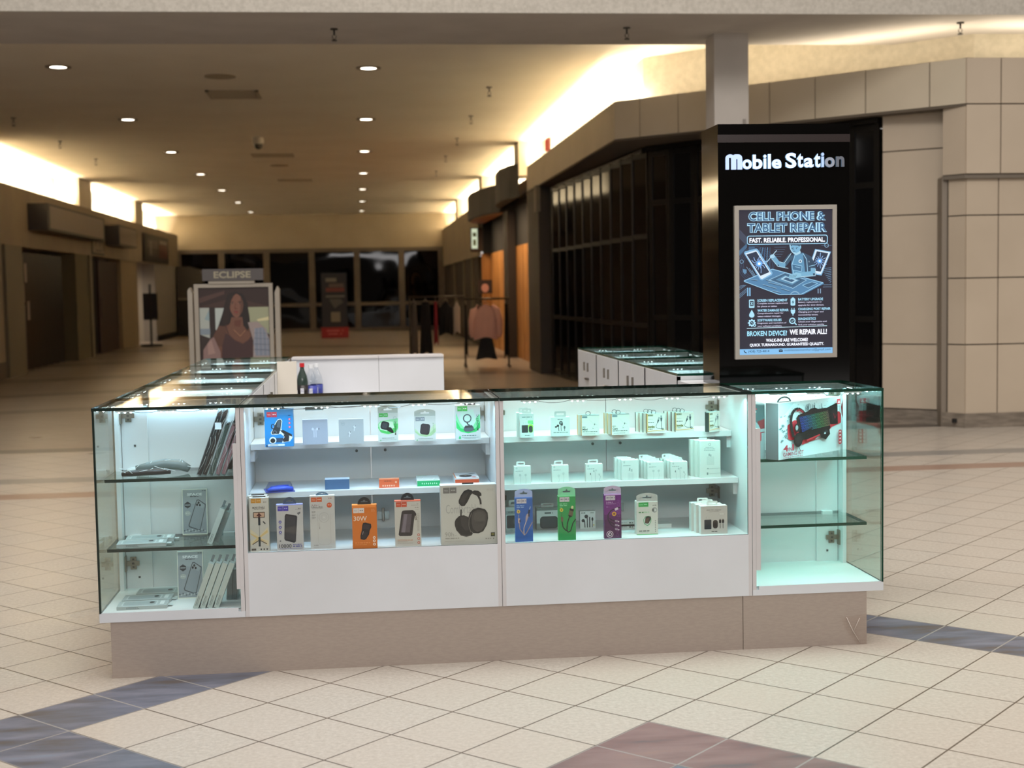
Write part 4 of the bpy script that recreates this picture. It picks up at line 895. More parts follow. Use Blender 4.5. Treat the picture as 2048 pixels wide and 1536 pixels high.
# left corridor: signs, shop fronts and what stands there
def boxsign(y0, y1, z0, z1, dep, label, cface='#7b6c5c', name='sign_box', art=None):
    t = empty(name, label, 'sign', (-6.4, y0, 0)); m = MB(); m.box(0, dep, 0, y1 - y0, z0, z1, M('#2b251f', .5)); part(m, 'sign_body', t)
    m = MB(); F = Face(m, (dep, 0, z1), (0, (y1 - y0) / 100, 0), (0, 0, -(z1 - z0) / 100), (1, 0, 0), .002, .005); F.rect(3, 8, 97, 92, cface)
    if art: art(F)
    part(m, 'sign_face', t)
boxsign(28.1, 34.2, 2.76, 3.28, .38, 'long blank beige sign box on the left corridor wall, nearest of the wall signs')
boxsign(36.3, 39.1, 2.73, 3.24, .36, 'small blank square sign box on the left corridor wall')
def a1(F):
    for k in range(5): F.rect(20 + 12 * k, 25 + (k % 2) * 12, 28 + 12 * k, 70 - (k % 3) * 8, '#4b4337')
    F.rect(22, 82, 75, 88, '#4b4337'); F.rect(84, 20, 92, 85, '#3b3228')
boxsign(34.5, 36.1, 2.45, 3.2, .02, 'flat pale notice with dark figures between the two blank sign boxes', '#84775f', 'wall_notice', a1)
def a2(F):
    F.rect(6, 12, 94, 88, '#2c2724'); F.rect(10, 20, 52, 50, '#5e5751'); F.rect(12, 55, 55, 80, '#4a443f'); F.rect(56, 30, 92, 80, '#5a2422'); F.rect(60, 15, 90, 28, '#8d857a'); F.rect(20, 25, 26, 75, '#8d857a')
boxsign(42.4, 47.7, 2.45, 3.3, .06, 'framed dark and red picture sign at the far end of the left wall', '#241f1c', 'picture_sign', a2)
t = empty('folding_gate', 'dark folding gate closing the nearest shop on the left wall', 'gate', (-6.75, 27.3, 0))
for k in range(17):
    y = k * .3; m = MB(); m.vprism([(0 if k % 2 else .12, y), (.12 if k % 2 else 0, y + .29), (.13 if k % 2 else .01, y + .30), (.01 if k % 2 else .13, y + .01)], 0, 2.35, M('#0b0807', .35)); part(m, 'gate_leaf', t)
m = MB(); m.box(.1, .16, 1.0, 1.16, 0, 1.3, M('#2a1a15', .5)); part(m, 'post', t)
for y, z in ((.95, 1.75), (.7, 1.35), (1.1, 1.0)):
    m = MB(); m.box(-6.618, -6.605, 27.3 + y + .3, 27.3 + y + .48, z, z + .38, M('#8d7f76', .6)); tag(m.build('paper_notice'), {1.75: 'upper', 1.35: 'middle', 1.0: 'lower'}[z] + ' paper notice of the three on the dark left shop gate', 'notice')
t = empty('sliding_door', 'dark brown timber sliding door of the second left shop', 'door', (-6.62, 36.05, 0))
m = MB(); m.box(0, .08, 0, 2.7, 0, 2.36, M('#2e1809', .5)); part(m, 'door_leaf', t); m = MB(); m.box(.08, .1, .15, .2, .9, 1.4, M('#241208', .4)); part(m, 'handle', t)
f = MB(); f.box(-6.7, -6.6, 34.2, 36.2, 0, 2.4, DARK); struct(f.build('wall_dark_shop'))
t = empty('pole_stand', 'thin black stand with a hanging dark banner by the left pillar', 'stand', (-5.9, 40.2, 0))
m = MB(); m.cyl(0, 0, 0, .06, .3, BLACK, 20); part(m, 'base', t); m = MB(); m.cyl(0, 0, .06, 1.75, .03, BLACK, 10); part(m, 'pole', t); m = MB(); m.box(-.2, .2, -.02, .02, .75, 1.5, BLACK); part(m, 'banner', t)
for k, (y, z, c, lb) in enumerate(((42.6, 2.05, '#c99a88', 'topmost'), (42.8, 1.6, '#2b2422', 'upper dark'), (42.9, 1.1, '#6e3a2c', 'middle reddish'), (43.1, .6, '#55504a', 'lowest grey'))):
    m = MB(); m.box(-8.9, -8.55, y - .1, y + 1.5, z - .16, z + .2, M(c, .6)); m.box(-8.9, -8.5, y - .2, y + 1.6, z - .2, z - .16, M('#2b2623', .5)); tag(m.build('wall_display'), f'{lb} display shelf of goods inside the lit far left shop', 'display')
area('shop_lamp', (-7.8, 43.2, 2.4), (0, 0, 0), 1.4, 2.0, 45, (1.0, .84, .66), 160)
t = empty('store_cabinet', 'grey rounded cabinet at the left end of the far glass doors', 'cabinet', (-5.85, 49.6, 0))
m = MB(); m.box(-.5, .4, 0, .6, 0, 1.25, M('#14110f', .5)); part(m, 'lower_body', t); m = MB(); m.prism([(-.5, 1.3), (.4, 1.3), (.42, 2.0), (.3, 2.3), (-.1, 2.42), (-.5, 2.42)], 0, .5, M('#45413b', .5)); part(m, 'upper_body', t); m = MB(); m.box(-.5, .42, -.05, .6, 1.25, 1.32, M('#7c7268', .5)); part(m, 'counter', t)

# ================================================================== THE GOODS
def carton(name, label, x0, x1, y, z, h, dep, front, art=None, px=None, hook=None, side=None, top=None, group=None, rz=0, cat='box', hookc='#1b2124', frame=None):
    """a printed retail box; px = (x0, top, x1, bottom) gives the drawing units of the front"""
    w_ = x1 - x0; t = empty(name, label, cat, ((x0 + x1) / 2, y, z), rz, group)
    m = MB(); fm = M(front, .45); sm_ = M(side or front, .45); tm = M(top or side or front, .45)
    m.box(-w_ / 2, w_ / 2, 0, dep, 0, h, sm_, {'f': fm, 't': tm})
    px = px or (0, 0, 100, 100 * h / w_)
    F = Face(m, (-w_ / 2 - px[0] * w_ / (px[2] - px[0]), 0, h + px[1] * h / (px[3] - px[1])), (w_ / (px[2] - px[0]), 0, 0), (0, 0, -h / (px[3] - px[1])), (0, -1, 0))
    if art: art(F)
    part(m, 'carton', t)
    if hook: hook(t, w_, h, dep, hookc)
    return t
def semi(r0=.026, ht=.028, c=None, hole='#dfe5e5'):
    def f(t, w_, h, dep, hc):
        m = MB(); n = 24; cx = 0
        outer = [(cx + r0 * math.cos(PI * i / n) * 1.0, h - .001 + ht * math.sin(PI * i / n)) for i in range(n + 1)]
        inner = [(cx + r0 * .55 * (1 - 2 * i / n), h + ht * .42 + (ht * .16 if 8 < i < 16 else 0)) if i in range(0, n + 1) else None for i in range(n + 1)]
        outer += [(-r0 * .5, h - .001), (0, h - .001), (r0 * .5, h - .001)]; inner += [(-r0 * .5, h + ht * .30), (0, h + ht * .30), (r0 * .5, h + ht * .30)]
        m.plate(outer, inner, dep * .45, dep * .45 + .0012, M(c or hc, .45)); part(m, 'hanging_tab', t)
    return f
def archtab(ht, c, frac=1.0, rim=None):
    """card header as wide as the box, rounded shoulders, with a punched slot"""
    def f(t, w_, h, dep, hc):
        m = MB(); n = 24; hw = w_ / 2 * frac
        outer = []; 
        for i in range(n + 1):
            a = PI * i / n; outer.append((hw * max(-1, min(1, 1.25 * math.cos(a))) , h - .001 + ht * (math.sin(a) ** .75)))
        inner = [(hw * .42 * (1 - 2 * i / n), h + ht * .52 + (ht * .17 if 9 < i < 15 else 0)) for i in range(n + 1)]
        outer += [(-hw * .5, h - .001), (0, h - .001), (hw * .5, h - .001)]; inner += [(-hw * .4, h + ht * .34), (0, h + ht * .34), (hw * .4, h + ht * .34)]
        m.plate(outer, inner, .002, .0032, M(c, .45)); part(m, 'hanging_tab', t)
    return f
def recttab(wd, ht, c, off=0, yb=.3, slot=True):
    def f(t, w_, h, dep, hc):
        m = MB(); o = rr(off - wd / 2, h - .002, off + wd / 2, h + ht, ht * .25, 6)
        if slot: i_ = rr(off - wd * .33, h + ht * .32, off + wd * .33, h + ht * .68, ht * .14, 6); m.plate(o, i_, dep * yb, dep * yb + .001, M(c, .45))
        else: m.prism(o, dep * yb, dep * yb + .001, M(c, .45))
        part(m, 'hanging_tab', t)
    return f
def loops(n, dx=.008):
    def f(t, w_, h, dep, hc):
        for k in range(n):
            m = MB(); m.tube([(-.004 + (k - n / 2) * dx + .010 * math.cos(a * PI / 8), dep * .5 - k * .001, h + .006 + .008 * math.sin(a * PI / 8)) for a in range(16)], .0011, M('#2b3436', .4), 6, True); part(m, 'hanging_loop', t)
    return f
def logo(F, x, y, w_, h, c, tc_='#f0f0f0'):
    F.rect(x, y, x + w_ * .49, y + h, c); F.rect(x + w_ * .51, y, x + w_, y + h, c)
    F.text('hoco.', x + w_ * .1, y + h * .36, x + w_ * .39, y + h * .62, tc_, 0, .01); F.dashes(x + w_ * .6, y + h * .4, x + w_ * .9, h * .16, tc_, seed=1)

# ---- upper shelf, left wide cabinet
def a(F):
    F.rect(370, 440, 785, 975, '#1f84c4'); logo(F, 402, 470, 148, 75, '#cf3046')
    F.poly([(520, 640), (560, 580), (605, 570), (628, 600), (610, 720), (640, 760), (745, 800), (772, 820), (770, 850), (735, 900), (620, 920), (610, 890), (650, 830), (600, 790), (540, 800), (470, 800), (455, 770), (490, 720)], '#dfe9f2')
    F.poly([(530, 640), (562, 590), (602, 580), (618, 605), (600, 720), (575, 790), (480, 795), (466, 775), (500, 700)], '#2c3136'); F.poly([(560, 600), (598, 588), (608, 610), (590, 700), (545, 690)], '#4d555c')
    F.ring(490, 680, 24, 12, '#17181b', 0, 34); F.poly([(590, 740), (640, 735), (760, 800), (770, 835), (640, 790)], '#1c1e21'); F.poly([(640, 800), (700, 790), (725, 830), (715, 900), (640, 910), (625, 880), (655, 840)], '#24262a'); F.ell(515, 765, 30, 28, '#5f676d'); F.ell(515, 765, 16, 14, '#1b1d20')
    F.poly([(520, 850), (640, 850), (620, 910), (530, 910)], '#2b4560'); F.ell(483, 880, 52, 50, '#dbe8f0'); F.ell(483, 885, 36, 34, '#1d2226'); F.rrect(410, 935, 655, 965, 8, '#d5e2ec'); F.rect(440, 943, 560, 955, '#7e8c98')
    for q in (580, 635, 692): F.ell(733, q, 17, 17, '#d4476b'); F.ell(733, q, 7, 7, '#eec4d2')
    F.dashes(712, 520, 750, 10, '#123f66', seed=2); F.rect(385, 945, 405, 978, '#0c3550')
carton('phone_holder_box', 'blue box picturing a black phone holder, leftmost on the upper shelf', -.388, -.277, 5.533 + .05, .864, .146, .07, '#1f84c4', a, (370, 440, 785, 975), semi(.022, .016, '#10344c'), '#1a6ea6', '#2a7fb4').location.y = 5.535
def a(F):
    F.rect(0, 0, 100, 100, '#a4abb8')
    for x, s_ in ((42, -1), (58, 1)):
        F.rrect(x + 4 * s_ * -1 - 2, 38, x - 4 * s_ + 2, 72, 1.9, '#c9cfda'); F.line([(x - 4 * s_ + 2, 40), (x - 4 * s_ + 2, 72)], .6, '#6f7785'); F.ell(x + 1 * s_, 38, 5, 6, '#cdd3dd'); F.ring(x + 1 * s_, 38, 5, .5, '#929aaa', 0, 6)
    F.ell(65, 38, 2, 3, '#2b2e33')
carton('earbud_box', 'square pale box with two stem earbuds side by side on the upper shelf', -.243, -.144, 5.582, .864, .099, .04, '#a4abb8', a, (0, 0, 100, 100), side='#b6bcc6')
def a(F):
    F.rect(0, 0, 100, 100, '#a8adae'); F.ring(17, 17, 7, 1, '#8b9394'); F.rect(12, 15, 22, 19, '#9aa2a3')
    for x, y in ((62, 32), (42, 56)):
        F.line([(x + 1, y + 4), (x, y + 16)], 3.5, '#cfd3d4'); F.line([(x + 3, y + 4), (x + 2, y + 16)], .6, '#6c7475'); F.ell(x + 2, y - 1, 4.5, 5.5, '#d2d6d6'); F.ell(x + 4, y - 4, 1.6, 2.4, '#26292b'); F.ell(x - 5, y + 4, 3, 2.6, '#9aa2a3'); F.line([(x - 5, y), (x + 1, y + 5)], 1, '#7a8283')
carton('earbud_box', 'square pale box with tilted earbuds and a round seal, third on the upper shelf', -.099, -.001, 5.564, .864, .098, .04, '#bcc1c2', a, (0, 0, 100, 100), side='#c6cccc')
def a(F):
    F.rect(125, 485, 415, 905, '#cdd6d0'); F.poly([(125, 640), (160, 600), (415, 560), (415, 720), (380, 770), (270, 795), (170, 770), (125, 700)], '#8ed69a'); F.poly([(125, 690), (200, 640), (415, 640), (415, 700), (360, 770), (270, 790), (160, 760)], '#4cc763'); F.poly([(140, 640), (200, 600), (340, 610), (360, 700), (250, 750), (150, 720)], '#c6e8c8')
    logo(F, 140, 485, 130, 55, '#45b64d'); F.rrect(165, 605, 285, 725, 36, '#15181a', rot=.25); F.rrect(185, 625, 262, 705, 22, '#3a3f44', rot=.25); F.poly([(250, 690), (300, 690), (345, 740), (350, 775), (320, 775), (250, 735)], '#0e1011'); F.ell(300, 725, 28, 34, '#14171a')
    F.text('MAGNETIC', 365, 600, 388, 805, '#24532e', 0, .02, rot=1); F.ring(372, 560, 22, 4, '#9aa59f'); F.poly([(150, 885), (160, 868), (170, 885)], '#3fae5c'); F.dashes(180, 845, 360, 7, '#6c7a74', seed=2); F.dashes(180, 872, 390, 6, '#98a49f', seed=3)
carton('car_mount_box', 'white and green box of a magnetic mount with arched header, fourth on the upper shelf', .057, .137, 5.592, .864, .116, .03, '#cdd6d0', a, (125, 485, 415, 905), archtab(.034, '#aebdb8'), side='#d8e0e4')
def a(F):
    F.rect(655, 530, 965, 890, '#cfd6cf'); F.poly([(660, 730), (740, 790), (830, 800), (965, 690), (965, 760), (900, 815), (820, 832), (720, 810), (660, 760)], '#a9cf9b'); F.poly([(660, 700), (720, 770), (660, 740)], '#bcd8ae'); F.poly([(965, 640), (965, 700), (850, 800), (900, 700)], '#c4dcb8')
    logo(F, 672, 540, 134, 60, '#8f9aa0'); F.rrect(740, 640, 878, 798, 34, '#1d1b1d', rot=.14); F.rrect(752, 650, 850, 785, 28, '#3a3639', rot=.14); F.line([(868, 660), (852, 790)], 3, '#707478'); F.text('CONSOLE', 922, 630, 942, 805, '#9fc093', 0, .01, rot=1)
    F.poly([(680, 882), (692, 862), (704, 882)], '#5aae6c'); F.dashes(712, 853, 920, 7, '#7d8a84', seed=4); F.dashes(712, 875, 950, 5, '#aab4af', seed=5)
carton('car_mount_box', 'white and grey card box with a rounded black mount, fifth on the upper shelf', .203, .288, 5.589, .864, .100, .03, '#cfd6cf', a, (655, 530, 965, 890), archtab(.030, '#b7c2ba'), side='#dbe2e6')
def a(F):
    F.rect(1255, 370, 1625, 878, '#cbd8d4'); F.poly([(1262, 470), (1320, 620), (1400, 720), (1620, 500), (1622, 700), (1560, 760), (1440, 780), (1330, 755), (1268, 700)], '#7fe3a2'); F.poly([(1262, 580), (1330, 700), (1450, 740), (1560, 700), (1620, 600), (1622, 700), (1560, 755), (1440, 778), (1330, 750), (1268, 700)], '#2fcf6c'); F.poly([(1330, 450), (1520, 430), (1560, 600), (1500, 700), (1390, 700), (1320, 600)], '#c3e6d4')
    logo(F, 1285, 380, 148, 72, '#4bc158'); F.ring(1430, 560, 56, 17, '#4d565b', 0, 56); F.line([(1420, 610), (1440, 650), (1470, 665)], 18, '#3c4347'); F.poly([(1375, 700), (1400, 665), (1500, 660), (1525, 700), (1520, 740), (1480, 755), (1400, 755), (1375, 735)], '#59616b'); F.poly([(1400, 672), (1500, 668), (1515, 692), (1385, 700)], '#343b38'); F.line([(1520, 720), (1545, 735)], 8, '#22272a')
    F.text('MAGNETIC', 1568, 505, 1600, 740, '#1e6b46', 0, .02, rot=1); F.poly([(1298, 858), (1300, 830), (1316, 812), (1332, 830), (1332, 858)], '#46c684'); F.dashes(1348, 805, 1570, 12, '#5d7672', seed=3); F.dashes(1350, 835, 1600, 7, '#8ba19c', seed=6); F.dashes(1380, 850, 1560, 6, '#8ba19c', seed=7)
carton('car_mount_box', 'white and green box of a ring-shaped magnetic mount, rightmost on the upper shelf', .368, .468, 5.576, .864, .140, .05, '#cbd8d4', a, (1255, 370, 1625, 878), recttab(.044, .014, '#4a4048', .01, .4), side='#d4dedc')
# ---- lower shelf, left wide cabinet
t = empty('blister_pack', 'clear blister pack of a blue cable lying at the left end of the lower shelf', 'blister pack', (-.345, 5.60, .681), .18, rot=(0, 0, .14))
m = MB(); m.box(-.055, .06, -.06, .05, 0, .003, M('#3c50a8', .3)); part(m, 'backing_card', t)
m = MB(); m.prism([(-.05, .003), (.055, .003), (.05, .028), (-.035, .030)], -.04, .045, glass_mat('blister_plastic', (.72, .78, .97), rmul=1.0)); part(m, 'clear_shell', t)
m = MB(); m.tube([(-.045, -.05, .008), (-.03, -.055, .013), (.03, -.052, .015), (.05, -.04, .010)], .009, M('#2d56d8', .25), 10); m.tube([(-.03, -.02, .012), (.0, .0, .013), (.04, .01, .012)], .008, M('#3a55b8', .3), 8); part(m, 'blue_cable', t)
def a(F): F.rect(0, 0, 100, 41, '#3f678f'); F.line([(12, 8), (22, 20), (12, 34)], 1, '#55799d')
carton('small_box', 'plain slate blue box lying on the lower shelf left of the orange box', -.160, -.063, 5.575, .681, .040, .06, '#3f678f', a, (0, 0, 100, 41), side='#9fb1c4', top='#a9b8c8')
def a(F):
    F.rect(0, 0, 100, 42, '#e0673c'); F.dashes(26, 7, 64, 4, '#7e3a20', seed=3)
    for k in range(6): F.rect(16 + k * 11, 28, 22 + k * 11, 36, '#f4c3a8') if k % 2 else F.ell(19 + k * 11, 32, 4, 4, '#f4c3a8')
    F.ell(84, 15, 5, 5, '#f2b89c')
carton('small_box', 'small orange box with white icons lying on the lower shelf', .056, .136, 5.575, .681, .034, .04, '#e0673c', a, (0, 0, 100, 42), side='#d96a41', top='#d98a66')
def flat(name, label, x0, x1, y, z, h, dep, front, topc, artt, art=None, group=None, rz=0):
    t = carton(name, label, x0, x1, y, z, h, dep, front, art, None, side='#d9dfe0', top=topc, group=group, rz=rz); w_ = x1 - x0
    o = t.children[0]; m = MB(); F = Face(m, (-w_ / 2, dep, h), (w_ / 100, 0, 0), (0, -dep / 100, 0), (0, 0, 1)); artt(F); part(m, 'printed_lid', t); return t
def a(F):
    F.rect(0, 0, 100, 24, '#17b06a')
    for k in range(8): F.ell(22 + k * 9, 12 + (k % 2), 2.4, 3.6, '#bff0d4')
def at(F): F.rect(0, 0, 100, 100, '#d7e2dd'); F.rect(5, 4, 50, 10, '#9fc79a'); F.line([(20, 75), (35, 40), (60, 30), (80, 50), (70, 75)], 4, '#f2f6f6'); F.line([(18, 82), (48, 90), (75, 82)], 3, '#b8c6c8'); F.rect(72, 80, 92, 88, '#59b98a')
flat('flat_box', 'flat white box with bright green front edge on the lower shelf', .209, .301, 5.585, .681, .022, .16, '#17b06a', '#d7e2dd', at, a)
def a(F): F.rect(0, 0, 100, 30, '#cf5b38'); F.rect(0, 0, 100, 5, '#dfe5e6')
def at(F): F.rect(0, 0, 100, 100, '#dfe2e3'); F.rect(0, 0, 6, 100, '#d08a68'); F.ell(48, 62, 27, 22, '#252423'); F.ell(48, 60, 18, 14, '#3a3836'); F.ell(48, 60, 5, 4, '#c9a98a'); F.poly([(60, 28), (92, 14), (96, 20), (70, 34)], '#2f3236'); F.ell(80, 84, 10, 7, '#c8674c')
flat('flat_box', 'flat white box with orange edge and a dark round charger on the lid', .362, .459, 5.58, .681, .028, .17, '#cf5b38', '#dfe2e3', at, a)
# ---- floor of the left wide cabinet
def a(F):
    F.rect(155, 480, 440, 1265, '#cdc9bf'); logo(F, 180, 490, 148, 65, '#c98a1e', '#e8c88a'); F.dashes(362, 536, 408, 14, '#857d70', seed=1)
    F.poly([(160, 930), (290, 1040), (420, 910), (430, 990), (310, 1065), (430, 1110), (420, 1190), (290, 1090), (160, 1180), (160, 1110), (270, 1060), (160, 1000)], '#dccfae'); F.poly([(160, 990), (280, 1055), (410, 950), (420, 985), (300, 1065), (400, 1130), (280, 1085), (170, 1160), (250, 1070), (165, 1010)], '#d8bd84')
    F.text('MORE STABLE', 202, 608, 382, 636, '#494540', 0, .015); F.dashes(225, 642, 370, 8, '#8b857a', seed=2)
    F.rrect(208, 685, 382, 770, 10, '#3b3326'); F.rect(218, 695, 374, 762, '#c8a58c'); F.poly([(295, 695), (335, 745), (310, 745), (310, 765), (282, 765), (282, 745), (255, 745)], '#5a2f28'); F.rect(280, 765, 312, 880, '#1d2a30'); F.rect(292, 880, 300, 1050, '#8d8f8c'); F.rect(278, 1050, 308, 1190, '#233437'); F.line([(300, 1100), (400, 1155)], 12, '#5e4a34'); F.line([(285, 1100), (188, 1160)], 12, '#5e4a34'); F.poly([(345, 830), (360, 822), (390, 855), (378, 866)], '#2a2c2e')
    F.rect(172, 1220, 240, 1248, '#5f564c'); 
    for x in (315, 358, 402): F.ell(x, 1232, 12, 12, '#3f3a34')
carton('selfie_stick_box', 'tall narrow tripod selfie stick box, front one at the left end of the cabinet floor', -.449, -.375, 5.431, .468, .210, .035, '#cdc9bf', a, (155, 480, 440, 1265), recttab(.05, .005, '#3a3836', 0, .5, False), side='#8c8464', top='#e6ebee', group='selfie stick boxes at the left end')
carton('selfie_stick_box', 'tall narrow selfie stick box directly behind the front one', -.4565, -.383, 5.470, .468, .212, .035, '#cdc9bf', None, None, recttab(.05, .005, '#3a3836', 0, .5, False), side='#8c8464', top='#e6ebee', group='selfie stick boxes at the left end')
def a(F):
    F.rect(550, 570, 938, 1250, '#c8c5c4'); F.rect(550, 570, 938, 582, '#9ba0e2'); logo(F, 570, 592, 158, 72, '#4c3fae', '#b9b4ee'); F.dashes(870, 628, 908, 10, '#66636a', seed=3); F.dashes(825, 645, 910, 5, '#8d8a90', seed=4); F.poly([(850, 700), (895, 680), (905, 700), (870, 730)], '#6d6f74')
    F.poly([(685, 712), (700, 708), (845, 738), (855, 755), (825, 1120), (800, 1138), (668, 1098), (657, 1070), (672, 740)], '#2e2b2f'); F.poly([(690, 725), (832, 755), (806, 1112), (672, 1078)], '#454144'); F.line([(845, 745), (815, 1128)], 5, '#5f5b5f')
    for q in (825, 902, 975): F.ell(602, q, 22, 22, '#5e58a4'); F.ell(602, q, 9, 9, '#c9c6e2'); F.dashes(585, q + 30, 622, 7, '#8f8db4', seed=q)
    F.ell(600, 1105, 12, 9, '#55525a'); F.text('10000', 580, 1152, 760, 1208, '#3f3d42', 0, .01); F.dashes(782, 1155, 915, 12, '#6d69a4', seed=7); F.dashes(782, 1180, 915, 16, '#5f5b9a', seed=8); F.dashes(590, 1215, 920, 8, '#77739c', seed=9)
carton('power_bank_box', 'white and violet box picturing a black power bank marked 10000', -.346, -.244, 5.428, .468, .181, .03, '#c8c5c4', a, (550, 570, 938, 1250), semi(.026, .028, '#3a4a5c'), side='#b5b4ba', top='#a3a8e6')
def a(F):
    F.rect(1035, 450, 1400, 1235, '#ccc9c5'); logo(F, 1055, 472, 160, 68, '#cf5b22', '#f3d0b8'); F.dashes(1310, 485, 1358, 10, '#a04a3a', seed=1); F.ell(1322, 592, 38, 38, '#d85a2c'); F.dashes(1300, 582, 1346, 12, '#f0c8b0', seed=3)
    F.text('3-IN-1', 1062, 575, 1172, 598, '#8e4a44', 0, 0); F.text('Ultra-thin', 1062, 602, 1225, 626, '#5a5552', 0, .01); F.dashes(1062, 634, 1225, 6, '#9a948e', seed=5)
    F.ring(1240, 770, 72, 4, '#b4afa9'); F.ring(1240, 770, 42, 3, '#bdb8b2'); F.ell(1240, 768, 12, 10, '#d8d5d2')
    F.line([(1150, 720), (1146, 1130), (1180, 1170), (1300, 1172), (1335, 1135), (1332, 720)], 4, '#bcb7b0'); F.line([(1165, 840), (1175, 940)], 4, '#a49f99'); F.ell(1175, 925, 5, 12, '#8d8882')
    for q in (680, 725, 765): F.dashes(1062, q, 1115, 9, '#8a8580', seed=q); F.dashes(1062, q + 16, 1100, 6, '#aaa59f', seed=q + 1)
    F.dashes(1085, 1172, 1150, 10, '#99948d', seed=8); F.dashes(1080, 1205, 1350, 6, '#aaa59f', seed=9)
carton('charger_box', 'tall white box with orange logo and faint outline of a thin charger', -.217, -.121, 5.435, .468, .210, .03, '#ccc9c5', a, (1035, 450, 1400, 1235), semi(.025, .014, '#4f6b80'), side='#b8b6b2', top='#e8eef0')
def a(F):
    F.rect(1655, 560, 2012, 1222, '#cf7220'); F.rect(1655, 560, 2000, 600, '#e88a3a'); logo(F, 1672, 605, 158, 75, '#d8cfc8', '#7d756e'); F.dashes(1930, 625, 1985, 8, '#e8a878', seed=1); F.dashes(1930, 650, 1985, 8, '#e8a878', seed=2)
    F.text('30W', 1676, 728, 1868, 800, '#e9d9c6', 0, .01); F.rect(1770, 806, 1868, 810, '#dca060'); 
    F.poly([(1810, 835), (1840, 828), (1925, 850), (1930, 900), (1905, 950), (1895, 1010), (1850, 1080), (1820, 1092), (1770, 1078), (1768, 1030), (1790, 940), (1798, 870)], '#1c1718'); F.poly([(1815, 850), (1905, 868), (1895, 940), (1812, 920)], '#34282b'); F.poly([(1792, 960), (1880, 985), (1840, 1070), (1782, 1060)], '#2a2224'); F.line([(1812, 960), (1800, 1010)], 6, '#a49a98')
    for q in (1060, 1110, 1162): F.ell(1968, q, 20, 20, '#f0dccb'); F.ell(1968, q, 9, 9, '#c8701f')
    F.dashes(1690, 1128, 1905, 14, '#e58f48', seed=7); F.dashes(1690, 1158, 1860, 7, '#e59a58', seed=8)
carton('car_charger_box', 'orange box marked 30W picturing a black car charger', -.054, .042, 5.414, .468, .171, .035, '#cf7220', a, (1655, 560, 2012, 1222), semi(.026, .030, '#232a2c'), side='#b9641a', top='#ef9240')
def a(F):
    F.rect(375, 520, 755, 1190, '#cdc7be'); F.rect(375, 520, 755, 532, '#e0684a'); logo(F, 395, 538, 158, 72, '#cf4f2a', '#f0c0ac'); F.dashes(700, 565, 722, 8, '#77706a', seed=1); F.dashes(615, 585, 725, 6, '#8d857d', seed=2); F.dashes(670, 618, 725, 10, '#8d857d', seed=3); F.dashes(680, 650, 725, 6, '#a39b92', seed=4)
    F.poly([(490, 665), (520, 660), (640, 660), (668, 680), (690, 720), (685, 740), (660, 760), (625, 1020), (600, 1038), (440, 1035), (425, 1010), (430, 980), (475, 690)], '#2a2022'); F.poly([(500, 712), (625, 716), (588, 985), (455, 980)], '#5b4f56'); F.poly([(515, 715), (560, 716), (520, 983), (470, 981)], '#7d727c'); F.line([(665, 740), (690, 805), (678, 800)], 7, '#7c6f5f'); F.ring(676, 770, 14, 6, '#6c6357', 0, 34)
    F.text('80000MAH', 696, 715, 732, 965, '#b3aca3', 0, .0, rot=1)
    F.text('OUTDOOR SOLAR', 408, 1085, 632, 1108, '#c8855c', 0, .01); F.dashes(408, 1115, 550, 8, '#b5aaa0', seed=6); F.dashes(408, 1138, 630, 6, '#aaa096', seed=7)
    for q in (1025, 1080, 1138): F.ell(717, q, 19, 21, '#c4604c'); F.ell(717, q, 10, 12, '#e0c8bc')
carton('power_bank_box', 'cream and orange box picturing a solar power bank with carabiner', .112, .214, 5.423, .468, .181, .03, '#cdc7be', a, (375, 520, 755, 1190), semi(.026, .030, '#20282a'), side='#b4aea6', top='#e8775a')
